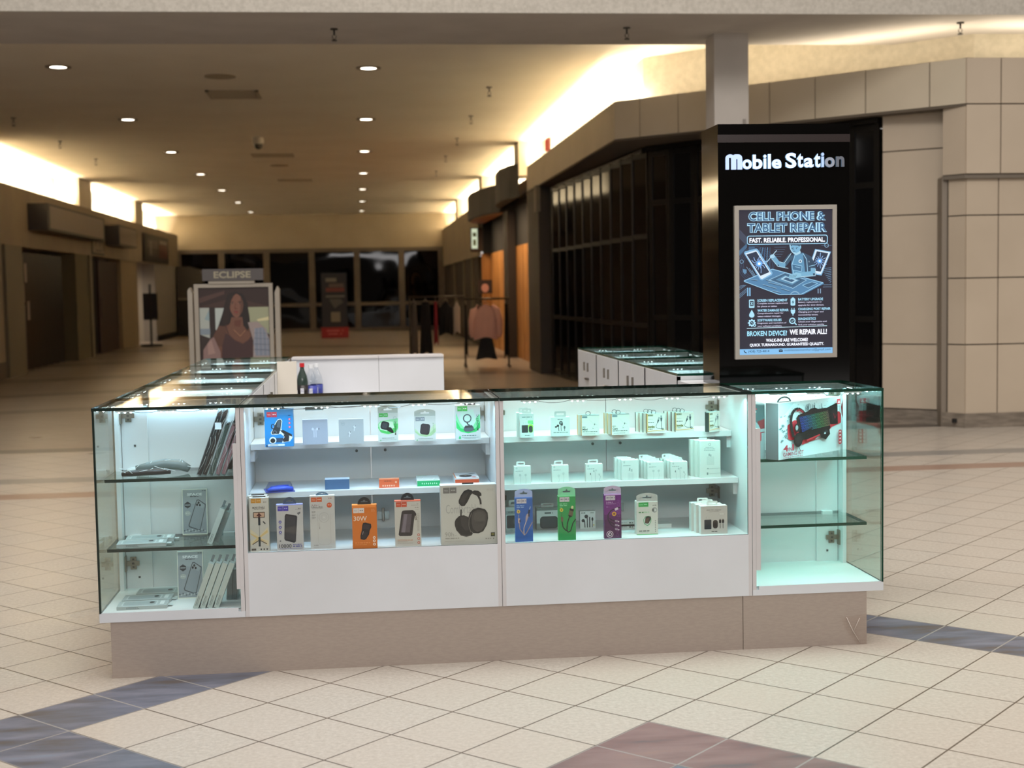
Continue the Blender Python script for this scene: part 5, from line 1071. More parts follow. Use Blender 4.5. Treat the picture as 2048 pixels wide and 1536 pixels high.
def a(F):
    F.rect(1045, 295, 1860, 1165, '#cbc8c0'); logo(F, 1085, 325, 195, 85, '#7f7b76', '#c4c0ba'); F.text('W35', 1715, 360, 1815, 392, '#b5b1a8', 0, 0)
    F.text('Comfortable', 1120, 575, 1600, 705, '#a8a6a2', 0, -.005)
    F.poly([(1310, 560), (1308, 520), (1345, 440), (1390, 380), (1450, 358), (1500, 372), (1530, 410), (1490, 440), (1440, 540), (1395, 600), (1350, 605)], '#1d1b19'); F.poly([(1330, 540), (1380, 420), (1440, 375), (1480, 390), (1430, 460), (1380, 580)], '#33302d')
    F.poly([(1500, 400), (1540, 378), (1600, 385), (1640, 420), (1645, 455), (1610, 470), (1560, 450), (1520, 430)], '#23201e'); F.line([(1590, 450), (1625, 520), (1632, 590)], 28, '#1f1c1b'); F.line([(1632, 580), (1636, 640)], 16, '#b9b5ae'); F.line([(1348, 600), (1345, 650)], 18, '#b9b5ae'); F.line([(1343, 650), (1338, 745)], 22, '#1f1c1b')
    F.poly([(1245, 830), (1262, 790), (1310, 745), (1380, 735), (1440, 760), (1450, 850), (1470, 950), (1508, 1005), (1490, 1035), (1410, 1052), (1330, 1030), (1268, 950), (1245, 880)], '#1b1917'); F.poly([(1330, 760), (1420, 750), (1450, 850), (1460, 950), (1400, 960), (1340, 880)], '#34312e'); F.line([(1262, 940), (1330, 1020), (1420, 1040), (1495, 1025)], 7, '#4e4a46')
    F.poly([(1440, 780), (1470, 700), (1520, 650), (1600, 632), (1690, 655), (1730, 710), (1735, 790), (1715, 890), (1660, 980), (1590, 1008), (1510, 1000), (1450, 930), (1438, 860)], '#1f1d1b'); F.poly([(1520, 690), (1590, 660), (1670, 675), (1712, 725), (1715, 800), (1690, 890), (1640, 965), (1570, 990), (1510, 940), (1490, 850), (1495, 760)], '#45413d'); F.poly([(1540, 710), (1600, 685), (1660, 700), (1690, 750), (1690, 820), (1600, 850), (1520, 800)], '#504c47'); F.line([(1478, 990), (1452, 900), (1455, 800), (1500, 700)], 7, '#77716a'); F.text('hoco.', 1590, 826, 1655, 850, '#252220', 0, .01)
    F.text('90h', 1100, 978, 1228, 1040, '#9a968e', 0, -.01); F.dashes(1240, 1028, 1270, 6, '#a5a198', seed=1); F.dashes(1105, 1060, 1305, 16, '#a8a49b', seed=2); F.dashes(1100, 1105, 1390, 8, '#b5b1a8', seed=3)
    F.rect(1770, 1000, 1830, 1058, '#3b3a1e'); F.rect(1780, 1015, 1820, 1035, '#8a8340'); F.dashes(1690, 1080, 1775, 14, '#a39f96', seed=4); F.ell(1810, 1088, 9, 9, '#8d8980')
carton('headphone_box', 'large cream box picturing black over-ear headphones, right end of the floor', .292, .512, 5.418, .468, .236, .06, '#cbc8c0', a, (1045, 295, 1860, 1165), recttab(.045, .006, '#33302d', .0, .4, False), side='#bdbab4', top='#e6eaeb')

# ---- right wide cabinet, upper shelf
PW = '#dfe6e4'
def a(F):
    F.rect(300, 500, 495, 850, '#c8d6d4'); F.dashes(325, 545, 468, 14, '#7f9290', seed=2); F.dashes(385, 575, 405, 6, '#8b9c9a', seed=3)
    F.poly([(410, 640), (412, 600), (485, 600), (490, 660)], '#5ed47a'); F.ell(450, 690, 38, 34, '#a7e83c'); F.poly([(412, 600), (485, 600), (480, 640), (420, 650)], '#7adf8c')
    F.rrect(320, 668, 412, 778, 6, '#2c3637'); F.rrect(418, 665, 484, 780, 30, '#8edc50'); F.rrect(424, 678, 478, 776, 25, '#2c3a35'); F.line([(345, 625), (345, 650)], 4, '#a9bab8'); F.line([(380, 625), (380, 650)], 4, '#a9bab8'); F.dashes(365, 812, 440, 9, '#4f6563', seed=5)
carton('travel_adapter_box', 'white box with black adapter and lime disc, leftmost front on the upper shelf', .633, .688, 5.602, .864, .098, .03, '#c8d6d4', a, (300, 500, 495, 850), recttab(.038, .020, '#c3d0ce'), side=PW, group='travel adapter boxes')
carton('travel_adapter_box', 'white adapter box standing directly behind the one with the lime disc', .624, .679, 5.64, .864, .0985, .03, '#c8d6d4', None, None, recttab(.038, .020, '#c3d0ce'), side=PW, group='travel adapter boxes')
def a(F):
    F.rect(755, 545, 1025, 830, '#cdd8d6'); F.dashes(848, 574, 928, 9, '#5e7472', seed=2)
    F.ell(895, 630, 26, 28, '#2a3132'); F.ell(895, 628, 14, 14, '#8fa5a3'); F.poly([(895, 640), (925, 640), (920, 670), (895, 670)], '#2a3132'); F.line([(895, 655), (897, 752)], 7, '#3d4a4b'); F.ell(850, 672, 18, 18, '#2a3132'); F.ell(822, 688, 16, 13, '#232a2b'); F.line([(858, 680), (865, 752)], 8, '#3d4a4b'); F.line([(946, 680), (947, 752)], 8, '#48585a'); F.ell(946, 698, 13, 24, '#526365')
    F.dashes(785, 768, 998, 11, '#7c908e', seed=6)
carton('earphone_box', 'white box with black in-ear earphones, second on the upper shelf right cabinet', .762, .839, 5.616, .864, .078, .03, '#cdd8d6', a, (755, 545, 1025, 830), recttab(.048, .024, '#b9c8c6'), side=PW)
def pulse(name):
    def a(F):
        F.rect(0, 0, 100, 100, '#d5dcd3'); F.rect(0, 0, 100, 3, '#8ea0a0'); F.rrect(3, 5, 32, 14, 2, '#708c92'); F.line([(40, 20), (66, 42)], .8, '#a9b3ac'); F.line([(60, 62), (78, 45), (88, 50), (70, 40)], 1, '#9aa59f'); F.ell(73, 46, 3, 4, '#5f6a67'); F.line([(55, 70), (90, 60), (95, 75)], .8, '#b3bcb5'); F.ell(64, 66, 3, 2, '#7a8581')
        F.dashes(4, 56, 24, 4, '#4d5553', seed=4); F.text(name, 4, 64, 33, 75, '#3d4644', 0, .03); F.dashes(4, 79, 88, 3.5, '#5f6c69', seed=2); F.dashes(10, 90, 78, 3, '#97a29e', seed=7)
    return a
for k, x in ((0, .887), (1, .876)):
    carton('earphone_card_box', ['square card box reading Mini with an orange edge, front one', 'square card box with an orange edge directly behind the Mini box'][k], x, x + .073, 5.611 + .03 * k, .864, .084, .022, '#d5dcd3', pulse('Mini') if k == 0 else None, (0, 0, 100, 100), loops(1) if k == 0 else None, side='#c98d3c', top='#8a9c9c', group='square orange-edged earphone boxes')
for k in range(3):
    carton('earphone_card_box', ['square card box reading Care, front of its stack of three', 'middle one of the stack of three orange-edged boxes behind the Care box', 'rearmost one of the stack of three orange-edged boxes behind the Care box'][k], 1.011 - .010 * k, 1.084 - .010 * k, 5.606 + .030 * k, .864, .086, .022, '#d5dcd3', pulse('Care') if k == 0 else None, (0, 0, 100, 100), loops(1) if k < 2 else None, side=['#c07e30', '#cfae6c', '#b98a42'][k], top='#8a9c9c', group='square orange-edged earphone boxes')
def ionix(F):
    F.rect(0, 0, 100, 100, '#dfe6dd'); F.rect(0, 0, 4, 88, '#e8c070'); F.rect(4, 4, 34, 13, '#98a48c'); F.dashes(6, 6, 30, 4, '#68705c', seed=3); F.dashes(6, 28, 34, 2, '#aab4ad', seed=2); F.dashes(5, 43, 38, 3.5, '#3f4a49', seed=5)
    F.text('ionix', 5, 60, 44, 73, '#6b6a22', 0, .05); F.dashes(5, 77, 32, 3, '#5d5f3a', seed=8); F.poly([(0, 88), (100, 83), (100, 86), (0, 91)], '#e5b266'); F.poly([(0, 93), (100, 90), (100, 91), (0, 94)], '#c98fa8')
    F.rrect(76, 10, 84, 24, 2, '#8e9c9e'); F.poly([(74, 22), (86, 22), (83, 40), (77, 40)], '#3c4f57'); F.line([(80, 40), (81, 78)], 2.4, '#46565c'); F.rrect(62, 18, 70, 32, 2, '#9aa7a8', rot=.3); F.poly([(60, 30), (69, 34), (60, 48), (56, 46)], '#3c4f57'); F.line([(58, 46), (50, 62), (50, 70), (60, 76), (80, 78), (92, 80)], 2, '#46565c'); F.ring(87, 79, 5, 2.4, '#3f4b52', 0, 4)
def stack(n, x0, x1, y, dx, nm, words, h, group, sides, tops='#8fa09c', rz=0, hk=loops, art=ionix, front='#dfe6dd', dep=.022, gap=.004, z=.864, cat='box', jig=0):
    for k in range(n):
        o = ['frontmost', 'second from the front', 'third from the front', 'fourth from the front', 'rearmost'][k if k < n - 1 or n == 1 else 4]
        carton(nm, f'{o} {words}', x0 - dx * k, x1 - dx * k, y + (dep + gap) * k, z, h + (.001 * k if jig else 0), dep, front, art if k == 0 else None, (0, 0, 100, 100), hk(1) if hk is loops and k < 3 else (hk if hk is not loops else None), side=sides[k % len(sides)], top=tops, group=group, rz=rz)
stack(4, 1.163, 1.237, 5.628, .0105, 'cable_box', 'cable box of the left stack of ionix boxes', .081, 'ionix cable boxes', ['#8a5f2c', '#3d4447', '#a07a68', '#4f5a55'])
stack(4, 1.287, 1.364, 5.648, .0100, 'cable_box', 'cable box of the middle stack of ionix boxes', .081, 'ionix cable boxes', ['#5c4530', '#4a2f26', '#b07a66', '#565c4a'])
stack(2, 1.412, 1.480, 5.625, -.006, 'cable_box', 'cable box of the turned right stack of ionix boxes by the hinge', .081, 'ionix cable boxes', ['#2c3534', '#343d3c'], rz=.62, hk=None)
# ---- right wide cabinet, lower shelf: white accessory boxes
def wb(kind):
    def a(F):
        F.rect(0, 0, 100, 100, '#d3dfdc'); F.ring(14, 10, 4, 2, '#8ea09e'); F.dashes(8, 25, 52, 3.5, '#93a7a5', seed=len(kind))
        if kind == 'c2':
            for x in (35, 68): F.rrect(x - 5, 45, x + 5, 55, 1.5, '#b7c6c4'); F.ring(x, 50, 6, .8, '#8fa3a1'); F.line([(x, 56), (x + 3, 75), (x, 100)], 1.4, '#a9bab8')
        elif kind == 'c1':
            for x, y in ((40, 55), (68, 42)): F.rrect(x - 4, y, x + 4, y + 12, 1.5, '#c2d0ce'); F.ring(x, y + 6, 6, .8, '#8fa3a1'); F.line([(x, y + 12), (x + 3, y + 30), (x - 2, 100)], 1.4, '#a9bab8')
        elif kind == 'ear':
            F.ell(27, 55, 3, 6, '#3d4a4c'); F.line([(30, 52), (33, 100)], 3, '#c3cfce'); F.ell(47, 40, 5, 6, '#a7b8b6'); F.ell(60, 36, 5, 6, '#b8c7c5'); F.line([(54, 44), (56, 100)], 3, '#b3c2c0'); F.line([(78, 60), (86, 72), (80, 90), (82, 100)], 2, '#97aaa8'); F.ell(78, 60, 3, 6, '#a3b5b3')
        else:
            F.dashes(10, 24, 52, 2.5, '#9fb2b0', seed=9); F.rrect(44, 38, 50, 52, 1, '#7f9290'); F.rrect(56, 44, 62, 56, 1, '#8fa3a1'); F.line([(35, 50), (65, 58)], 1, '#a3b5b3'); F.rect(34, 62, 72, 96, '#cbd8d6'); F.line([(44, 62), (44, 94)], .8, '#b5c5c3'); F.line([(62, 62), (62, 94)], .8, '#b5c5c3')
    return a
T9 = dict(side='#cfdad6', top='#e6efed')
def tab9(wd=.036, ht=.019, off=-.006): return recttab(wd, ht, '#dbe6e4', off)
carton('accessory_box', 'small white cable box with a tab, leftmost on the lower shelf', .600, .668, 5.558, .681, .0715, .03, '#d3dfdc', wb('c2'), (0, 0, 100, 100), tab9(), group='small white accessory boxes', **T9)
carton('accessory_box', 'small white cable box with a tab, second from the left on the lower shelf', .755, .823, 5.563, .681, .070, .03, '#d3dfdc', wb('c1'), (0, 0, 100, 100), tab9(), group='small white accessory boxes', **T9)
carton('accessory_box', 'small white earphone box with a tab, third from the left on the lower shelf', .893, .962, 5.555, .681, .072, .03, '#d3dfdc', wb('ear'), (0, 0, 100, 100), tab9(.042, .018, -.004), group='small white accessory boxes', **T9)
def stk(n, x0, x1, y, dx, words, kind, h, tb, dep=.026):
    for k in range(n):
        o = ['frontmost', 'second from the front', 'third from the front', 'rearmost'][k if k < n - 1 else 3]
        carton('accessory_box', f'{o} {words}', x0 - dx * k, x1 - dx * k, y + (dep + .002) * k, .681, h + .0015 * k, dep, '#d3dfdc', wb(kind) if k == 0 else None, (0, 0, 100, 100), tb, group='small white accessory boxes', **T9)
stk(3, 1.042, 1.111, 5.559, .0095, 'box of the stack of white plug adapter boxes', 'plug', .083, recttab(.045, .005, '#dbe6e4', -.003, .4, False))
stk(4, 1.149, 1.216, 5.560, .0085, 'box of the stack of white cable boxes by the plug adapters', 'c2', .071, tab9(.040, .016, -.004), .028)
stk(4, 1.244, 1.313, 5.552, .0080, 'box of the stack of white earphone boxes beside the tall ones', 'ear', .071, tab9(.040, .018, -.006), .028)
def a(F):
    F.rect(0, 0, 100, 180, '#d0dbd5'); F.ring(48, 17, 5, 1.5, '#6f8482', 0, 6); F.dashes(28, 30, 66, 3, '#8ea19d', seed=1); F.dashes(20, 37, 74, 3, '#8ea19d', seed=2); F.dashes(20, 44, 74, 3, '#8ea19d', seed=3)
    F.rrect(43, 62, 47, 74, 1, '#6d7f7d'); F.rrect(51, 66, 55, 78, 1, '#6d7f7d'); F.rect(34, 76, 68, 116, '#c5d1cb'); F.line([(34, 76), (34, 116), (68, 116), (68, 76)], .8, '#b0beb8'); F.line([(100, 134), (45, 136), (36, 134)], 1.5, '#9cafaa'); F.ell(38, 135, 4, 3, '#93a6a1'); F.line([(100, 158), (45, 160)], 1.5, '#9cafaa'); F.rrect(33, 154, 40, 165, 1, '#6f8482')
for k in range(3):
    carton('tall_charger_box', ['front one of the three tall white charger boxes', 'middle one of the three tall white charger boxes', 'rear one of the three tall white charger boxes'][k], 1.367 - .012 * k, 1.453 - .012 * k, 5.559 + .032 * k, .681, .152, .030, '#d0dbd5', a if k == 0 else None, (0, 0, 100, 180), recttab(.034, .010, '#bccac0', -.006, .5, False) if k == 1 else None, side='#d2ddd6', top='#e2ece6', group='tall white charger boxes')
# ---- right wide cabinet, floor
def cablebox(c, low, kind, lt, tcol):
    def a(F):
        F.rect(0, 0, 100, 260, c); F.rect(0, 0, 100, 7, low); F.rect(9, 9, 65, 36, '#cfc8ce'); F.dashes(14, 18, 36, 7, '#8a8490', seed=3); F.dashes(40, 18, 62, 7, '#8a8490', seed=4); F.rect(37, 9, 38.5, 36, '#8f8894')
        if kind < 2:
            F.dashes(9, 46, 52, 5, lt, seed=5); F.dashes(9, 55, 50, 6, lt, seed=6); F.dashes(9, 68, 22, 3, lt, seed=7); F.ell(19, 83, 10, 11, '#d8c840' if kind else '#d9b860'); F.ell(19, 83, 4, 5, '#8a7a2a')
        if kind == 0:
            F.line([(88, 55), (82, 72)], 6, '#8fa6c8'); F.poly([(76, 74), (86, 74), (84, 96), (72, 98)], '#22334a'); F.poly([(68, 96), (82, 100), (74, 118), (66, 140), (58, 138), (60, 112)], '#b0a0a4'); F.rect(74, 98, 82, 114, '#2a3448'); F.line([(64, 138), (50, 175), (46, 205), (50, 222), (62, 210), (98, 145)], 5, '#9c8c90'); F.line([(62, 138), (48, 180), (50, 220)], 3, '#d8cccc')
            F.line([(20, 100), (20, 122)], 2, '#c9b090'); F.poly([(15, 122), (27, 122), (27, 150), (16, 150)], '#c0aaa8'); F.rect(24, 130, 30, 146, '#28324a'); F.line([(22, 150), (26, 185), (46, 215)], 5, '#9c8c90')
            for q in range(3): F.dashes(12, 222 + 8 * q, 60, 3, '#3f6ab0', seed=q)
        elif kind == 1:
            F.poly([(74, 66), (80, 60), (88, 64), (86, 78), (74, 76)], '#d6cf9e'); F.poly([(66, 74), (90, 82), (88, 94), (66, 86)], '#1e1c18'); F.poly([(64, 86), (86, 94), (82, 122), (58, 112)], '#6b604a'); F.poly([(56, 112), (80, 120), (72, 128), (62, 126)], '#161613'); F.line([(64, 124), (52, 160), (48, 200), (55, 214), (70, 206), (84, 160), (100, 138)], 6, '#12201a')
            F.line([(20, 98), (20, 124)], 2.4, '#4b4a28'); F.poly([(14, 124), (28, 124), (29, 150), (16, 150)], '#6b604a'); F.line([(21, 150), (27, 185), (46, 206)], 6, '#12201a')
        else:
            F.rect(0, 150, 100, 262, '#4d1a50') ; F.rect(0, 120, 100, 150, '#5b1d5f'); F.text('3-IN-1', 12, 44, 50, 53, '#c9a8d0', 0, .02); F.dashes(12, 56, 70, 3, '#b88fc0', seed=3); F.dashes(12, 72, 30, 6, '#9a6aa4', seed=4); F.text('DATA CABLE', 76, 12, 92, 134, '#8d4a98', 0, -.01, rot=1); F.text('CHARGING', 68, 140, 84, 250, '#7a3a84', 0, -.01, rot=1)
            F.line([(94, 80), (70, 84), (40, 96), (22, 120), (22, 150), (40, 182), (60, 195)], 6, '#26122c'); F.line([(30, 140), (44, 152), (62, 158)], 6, '#26122c'); F.line([(34, 160), (50, 172), (62, 178)], 6, '#26122c'); F.poly([(60, 86), (78, 78), (84, 90), (66, 98)], '#d8ccd8'); F.ell(58, 116, 13, 13, '#d9a03a'); F.ell(58, 116, 6, 6, '#7a4a2a')
            for q in (156, 180, 204): F.poly([(62, q - 4), (78, q - 2), (80, q + 8), (62, q + 6)], '#a898ac'); F.ell(84, q + 6, 3, 4, '#f0e0f0')
            F.ell(32, 234, 20, 20, '#d8c8d6'); F.ell(32, 234, 16, 16, '#4a1c4c'); F.ell(32, 234, 11, 11, '#e8dce6'); F.poly([(26, 232), (36, 226), (40, 236), (32, 242)], '#3a2440')
    return a
PX = (0, 0, 100, 260)
carton('cable_card_box', 'tall royal blue cable box with rounded lilac header at the front glass', .587, .657, 5.430, .468, .178, .02, '#2f62b0', cablebox('#2f62b0', '#5c8ee0', 0, '#8fb0e0', 0), PX, archtab(.034, '#a9b8e2'), side='#3a70c8', top='#7da2ea')
carton('cable_card_box', 'tall bright green cable box with pale green header at the front glass', .759, .829, 5.430, .468, .179, .02, '#2a9a50', cablebox('#2a9a50', '#7fe0a0', 1, '#8fd8a4', 0), PX, archtab(.036, '#8fdcae'), side='#3fae66', top='#a0ecbc')
carton('cable_card_box', 'tall purple cable box with rounded mauve header at the front glass', .944, 1.013, 5.430, .468, .179, .02, '#71287c', cablebox('#71287c', '#d0a8e0', 2, '#c9a8d0', 0), PX, archtab(.034, '#c4b2cc'), side='#5a2064', top='#d8b4e6')
def a(F):
    F.rect(250, 530, 555, 1025, '#cec8be'); F.rect(250, 530, 555, 542, '#e9efe8'); F.rect(278, 545, 420, 608, '#2f9a46'); F.dashes(290, 572, 340, 12, '#8fd09c', seed=1); F.dashes(355, 568, 410, 12, '#8fd09c', seed=2); F.rect(348, 548, 350, 605, '#6fc080')
    F.dashes(480, 585, 538, 10, '#4f4b46', seed=3); F.ell(508, 660, 38, 38, '#8d8c88'); F.poly([(500, 640), (535, 640), (538, 680), (505, 685)], '#c9c6c0'); F.ell(485, 660, 14, 20, '#55534f'); F.dashes(280, 682, 350, 18, '#5a8a58', seed=4); F.dashes(355, 682, 430, 16, '#a8c8a4', seed=5)
    F.poly([(345, 800), (375, 750), (430, 745), (460, 780), (458, 830), (430, 880), (400, 892), (355, 865)], '#3f9a62'); F.poly([(352, 800), (380, 760), (425, 755), (450, 785), (448, 828), (425, 870), (400, 880), (362, 858)], '#cfd0c6'); F.poly([(375, 770), (400, 748), (455, 755), (450, 800), (420, 860), (365, 855)], '#2b2422'); F.poly([(385, 780), (430, 775), (410, 850), (372, 845)], '#5a3a2a'); F.line([(440, 735), (448, 760)], 6, '#b0aca4')
    for q in range(7): F.ell(517, 820 + 26 * q, 6, 8, '#77736c')
    F.dashes(280, 960, 430, 14, '#5f5b55', seed=6); F.dashes(280, 985, 420, 6, '#a8a49c', seed=7); F.rect(250, 1015, 555, 1028, '#4fb05e')
carton('cable_card_box', 'cream and green accessory box with grey rounded header on the floor', 1.086, 1.173, 5.484, .468, .136, .04, '#cec8be', a, (250, 530, 555, 1025), archtab(.035, '#b9b4ae'), side='#d6d6cc', top='#eef4ee')
def a(F):
    F.rect(1185, 600, 1572, 1010, '#c8c2bb'); F.text('35W PD Adapter', 1268, 650, 1485, 672, '#5c5650', 0, .01); F.dashes(1300, 682, 1450, 6, '#8f8982', seed=1)
    F.line([(1265, 750), (1265, 782)], 3, '#a09a92'); F.line([(1305, 750), (1305, 782)], 3, '#a09a92'); F.rrect(1235, 797, 1338, 938, 8, '#262b31'); F.rrect(1360, 805, 1432, 930, 34, '#2b211c'); F.ring(1396, 868, 22, 4, '#4b3a2e', 0, 44); F.rect(1455, 700, 1525, 735, '#d3cfc8'); F.line([(1455, 700), (1525, 700), (1525, 735), (1455, 735), (1455, 700)], 3, '#b0aaa2')
    for x in (1466, 1508): F.rrect(x - 8, 790, x + 8, 806, 3, '#9a948c'); F.rrect(x - 16, 802, x + 16, 852, 7, '#241f1d'); F.line([(x, 850), (x, 930)], 8, '#332d2a')
    F.dashes(1340, 966, 1424, 10, '#3f3a36', seed=2)
for k in range(3):
    carton('power_adapter_box', ['front box of three marked 35W PD Adapter at the right end of the floor', 'middle box of the three white 35W adapter boxes', 'rear box of the three white 35W adapter boxes'][k], 1.341 - .010 * k, 1.450 - .010 * k, 5.446 + .040 * k, .468, .114 + .001 * k, .038, '#c8c2bb', a if k == 0 else None, (1185, 600, 1572, 1010), recttab(.045, .018, '#e2eae6', -.004, .4), side='#e2e6e3', top='#eef2f0', group='35W adapter boxes')
def a(F): F.rect(0, 0, 100, 105, '#b9c6c2'); F.rect(0, 15, 100, 30, '#8a9895'); F.dashes(12, 18, 80, 4, '#5c6866', seed=1); F.rrect(4, 34, 96, 88, 5, '#2a3130'); F.ell(55, 60, 24, 16, '#3d4644'); F.ring(25, 96, 5, 1.5, '#8fa09d', 0, 3); F.ring(55, 96, 5, 1.5, '#8fa09d', 0, 3)
carton('gadget_box', 'grey and black gadget box half hidden behind the royal blue cable box', .572, .662, 5.652, .468, .104, .05, '#b9c6c2', a, (0, 0, 100, 105), recttab(.05, .026, '#c5d3d0', -.004, .6), side='#a5b2ae')
def a(F): F.rect(0, 0, 100, 90, '#c3cdca'); F.rect(0, 0, 100, 10, '#6a7472'); F.rect(0, 62, 100, 90, '#7f8583'); F.text('hyperGear', 34, 17, 66, 26, '#55605e', 0, .01) if False else F.dashes(34, 17, 68, 7, '#55605e', seed=2); F.rrect(14, 34, 90, 84, 14, '#20292e'); F.rrect(20, 38, 84, 80, 10, '#323c41')
carton('case_box', 'grey and white box picturing a dark charging case, behind the bright green cable box', .703, .802, 5.677, .468, .092, .05, '#c3cdca', a, (0, 0, 100, 90), recttab(.052, .016, '#b5c0bc', -.0, .6), side='#8f9896')
def a(F):
    F.rect(0, 0, 100, 112, '#d9dfde'); F.dashes(8, 8, 34, 6, '#4a5452', seed=1); F.dashes(66, 8, 92, 6, '#98a3a1', seed=2)
    F.ell(40, 34, 12, 12, '#20272a'); F.line([(46, 36), (47, 105)], 6, '#2c3437'); F.ell(20, 60, 11, 10, '#20272a'); F.line([(29, 62), (31, 105)], 6, '#2c3437'); F.line([(62, 38), (62, 105)], 7, '#2c3437'); F.ell(80, 52, 6, 12, '#20272a'); F.line([(80, 55), (79, 105)], 4, '#2c3437'); F.ell(88, 90, 4, 4, '#d8c040')
carton('earphone_box', 'small white box with four black earphone pieces between green and purple boxes', .885, .950, 5.677, .468, .073, .03, '#d9dfde', a, (0, 0, 100, 112), side='#bcc6c4')
def a(F): F.rect(0, 0, 100, 30, '#d5e0de'); F.dashes(8, 10, 60, 4, '#9fb0ae', seed=2); F.dashes(72, 10, 92, 6, '#5a6a68', seed=3)
for k in range(2): carton('slim_box', ['lower of two slim white boxes stacked right of the purple cable box', 'upper of two slim white boxes stacked right of the purple cable box'][k], 1.028, 1.108, 5.645, .468 + .0175 * k, .0165, .05, '#d5e0de', a, (0, 0, 100, 20), side='#e2eae8', group='slim white boxes behind the cable boxes')
carton('slim_box', 'single slim white box lying right of the cream and green box', 1.182, 1.262, 5.631, .468, .016, .07, '#d5e0de', None, (0, 0, 100, 20), side='#dfe7e5', top='#c9d5d3')

# ---- right corner cabinet: gaming kit boxes
t = empty('gaming_kit_box', 'large gaming kit box with red and black keyboard and headset print', 'box', (1.682, 5.508, .751), .66)
W, H, DP = .455, .232, .062
m = MB(); m.box(0, W, 0, DP, 0, H, M('#d4dade', .4), {'t': M('#dfeceb', .4), 'l': M('#6f6668', .4)})
F = Face(m, (-480 * W / 850, 0, H + 400 * H / 740), (W / 850, 0, 0), (0, 0, -H / 740), (0, -1, 0))   # drawing 480..1330 x 400..1140
rnd = random.Random(11)
F.rect(480, 400, 1330, 1140, '#cfd7db'); F.poly([(480, 400), (700, 400), (560, 560), (480, 580)], '#b7c0c6')
for k in range(60): x, y = rnd.uniform(600, 1280), rnd.uniform(405, 640); F.ell(x, y, rnd.uniform(2, 6), rnd.uniform(2, 6), '#7f8d96', n=6)
for k in range(26): x, y = rnd.uniform(490, 640), rnd.uniform(560, 930); F.ell(x, y, rnd.uniform(4, 20), rnd.uniform(3, 14), '#6f7b80', n=7)
F.poly([(590, 700), (680, 640), (760, 660), (1300, 600), (1330, 640), (1330, 760), (1200, 800), (1150, 850), (1000, 900), (960, 940), (780, 985), (800, 900), (640, 900), (600, 880)], '#c6303a'); F.poly([(620, 720), (700, 660), (720, 840), (640, 860)], '#a8232f')
for k in range(10): x = 760 + 30 * k; F.line([(x, 970 - 4 * k), (x + 40, 962 - 4 * k)], 5, '#b8323c')
for k in range(16): x = rnd.uniform(820, 1080); F.line([(x, 540), (x + rnd.uniform(-14, 14), 480 - rnd.uniform(0, 40))], 5, '#59646a')
F.poly([(1100, 540), (1260, 480), (1275, 500), (1282, 770), (1160, 760)], '#1c1719'); F.poly([(1190, 580), (1250, 560), (1262, 700), (1200, 720)], '#2c2023'); F.line([(1220, 620), (1240, 690), (1262, 640)], 6, '#8e1f2b')
F.poly([(705, 620), (730, 580), (860, 545), (900, 515), (960, 510), (1000, 530), (1110, 530), (1150, 560), (1165, 640), (1162, 760), (1120, 800), (780, 850), (740, 820)], '#2a181b')
cols = ['#3c4fa8', '#4468a8', '#487a98', '#4b8c86', '#58906a', '#6f8a5c', '#8a8460', '#9a7a68']
for j in range(6):
    for i in range(15):
        x = 750 + 26 * i + 3 * j; y = 612 + 34 * j - 2.6 * i; F.poly([(x, y), (x + 20, y - 3), (x + 22, y + 22), (x + 2, y + 25)], cols[min(7, i // 2)]); F.poly([(x + 3, y + 2), (x + 18, y), (x + 19, y + 17), (x + 4, y + 19)], '#15161c')
F.poly([(745, 830), (900, 800), (1150, 770), (1155, 800), (1120, 860), (900, 910), (760, 915)], '#151214'); F.poly([(820, 920), (1000, 870), (1010, 885), (830, 940)], '#c6303a')
F.line([(650, 860), (625, 760), (612, 640), (625, 560), (660, 500), (710, 490), (760, 520), (790, 560)], 34, '#1d1517'); F.line([(690, 520), (730, 505), (780, 550)], 26, '#8a1c26'); F.ell(700, 740, 36, 60, '#2b1c1f'); F.ell(692, 742, 18, 34, '#8d8d90'); F.ell(710, 905, 58, 96, '#151314'); F.ell(715, 900, 40, 74, '#262022'); F.line([(690, 850), (860, 790), (900, 775)], 22, '#131112'); F.line([(715, 990), (740, 1060)], 7, '#3a3434')
F.poly([(1012, 880), (1030, 830), (1090, 800), (1140, 830), (1148, 890), (1120, 920), (1090, 955), (1050, 935), (1015, 915)], '#171618'); F.poly([(1050, 850), (1095, 820), (1120, 850), (1080, 890)], '#2a3036'); F.poly([(1060, 878), (1076, 850), (1090, 876)], '#cfdde6')
F.text('4', 512, 950, 575, 1035, '#b3263a', 0, .03); F.text('IN', 580, 985, 622, 1035, '#9a2a4a', 0, .02); F.text('1', 628, 950, 648, 1035, '#b3263a', 0, .03); F.text('GAMING KIT', 506, 1048, 780, 1098, '#a62c44', 0, .01); F.dashes(510, 1112, 770, 9, '#b87a88', seed=3)
F.rect(1246, 425, 1295, 495, '#cf3340'); F.poly([(1255, 480), (1275, 445), (1290, 480)], '#f2e0e2'); F.dashes(1248, 520, 1290, 10, '#97a2a8', seed=4); F.poly([(1330, 430), (1330, 700), (1312, 640), (1302, 540)], '#7a2228')
F.rrect(1268, 850, 1312, 1050, 16, '#b6323e')
for q in range(4): F.rect(1280, 868 + 46 * q, 1300, 890 + 46 * q, '#ead5d6')
part(m, 'carton', t)
m = MB(); m.tube([(.085 + .045 * math.cos(PI * k / 12), DP * .5, H - .002 + .022 * math.sin(PI * k / 12)) for k in range(13)], .0035, M('#1b3236', .3), 8); m.tube([(.05, DP * .5, H), (.12, DP * .5, H)], .002, M('#1b3236', .3), 6); part(m, 'carry_handle', t)
t = empty('gaming_kit_box', 'second gaming kit box seen end-on with grey and red print, left of the large one', 'box', (1.560, 5.572, .751))
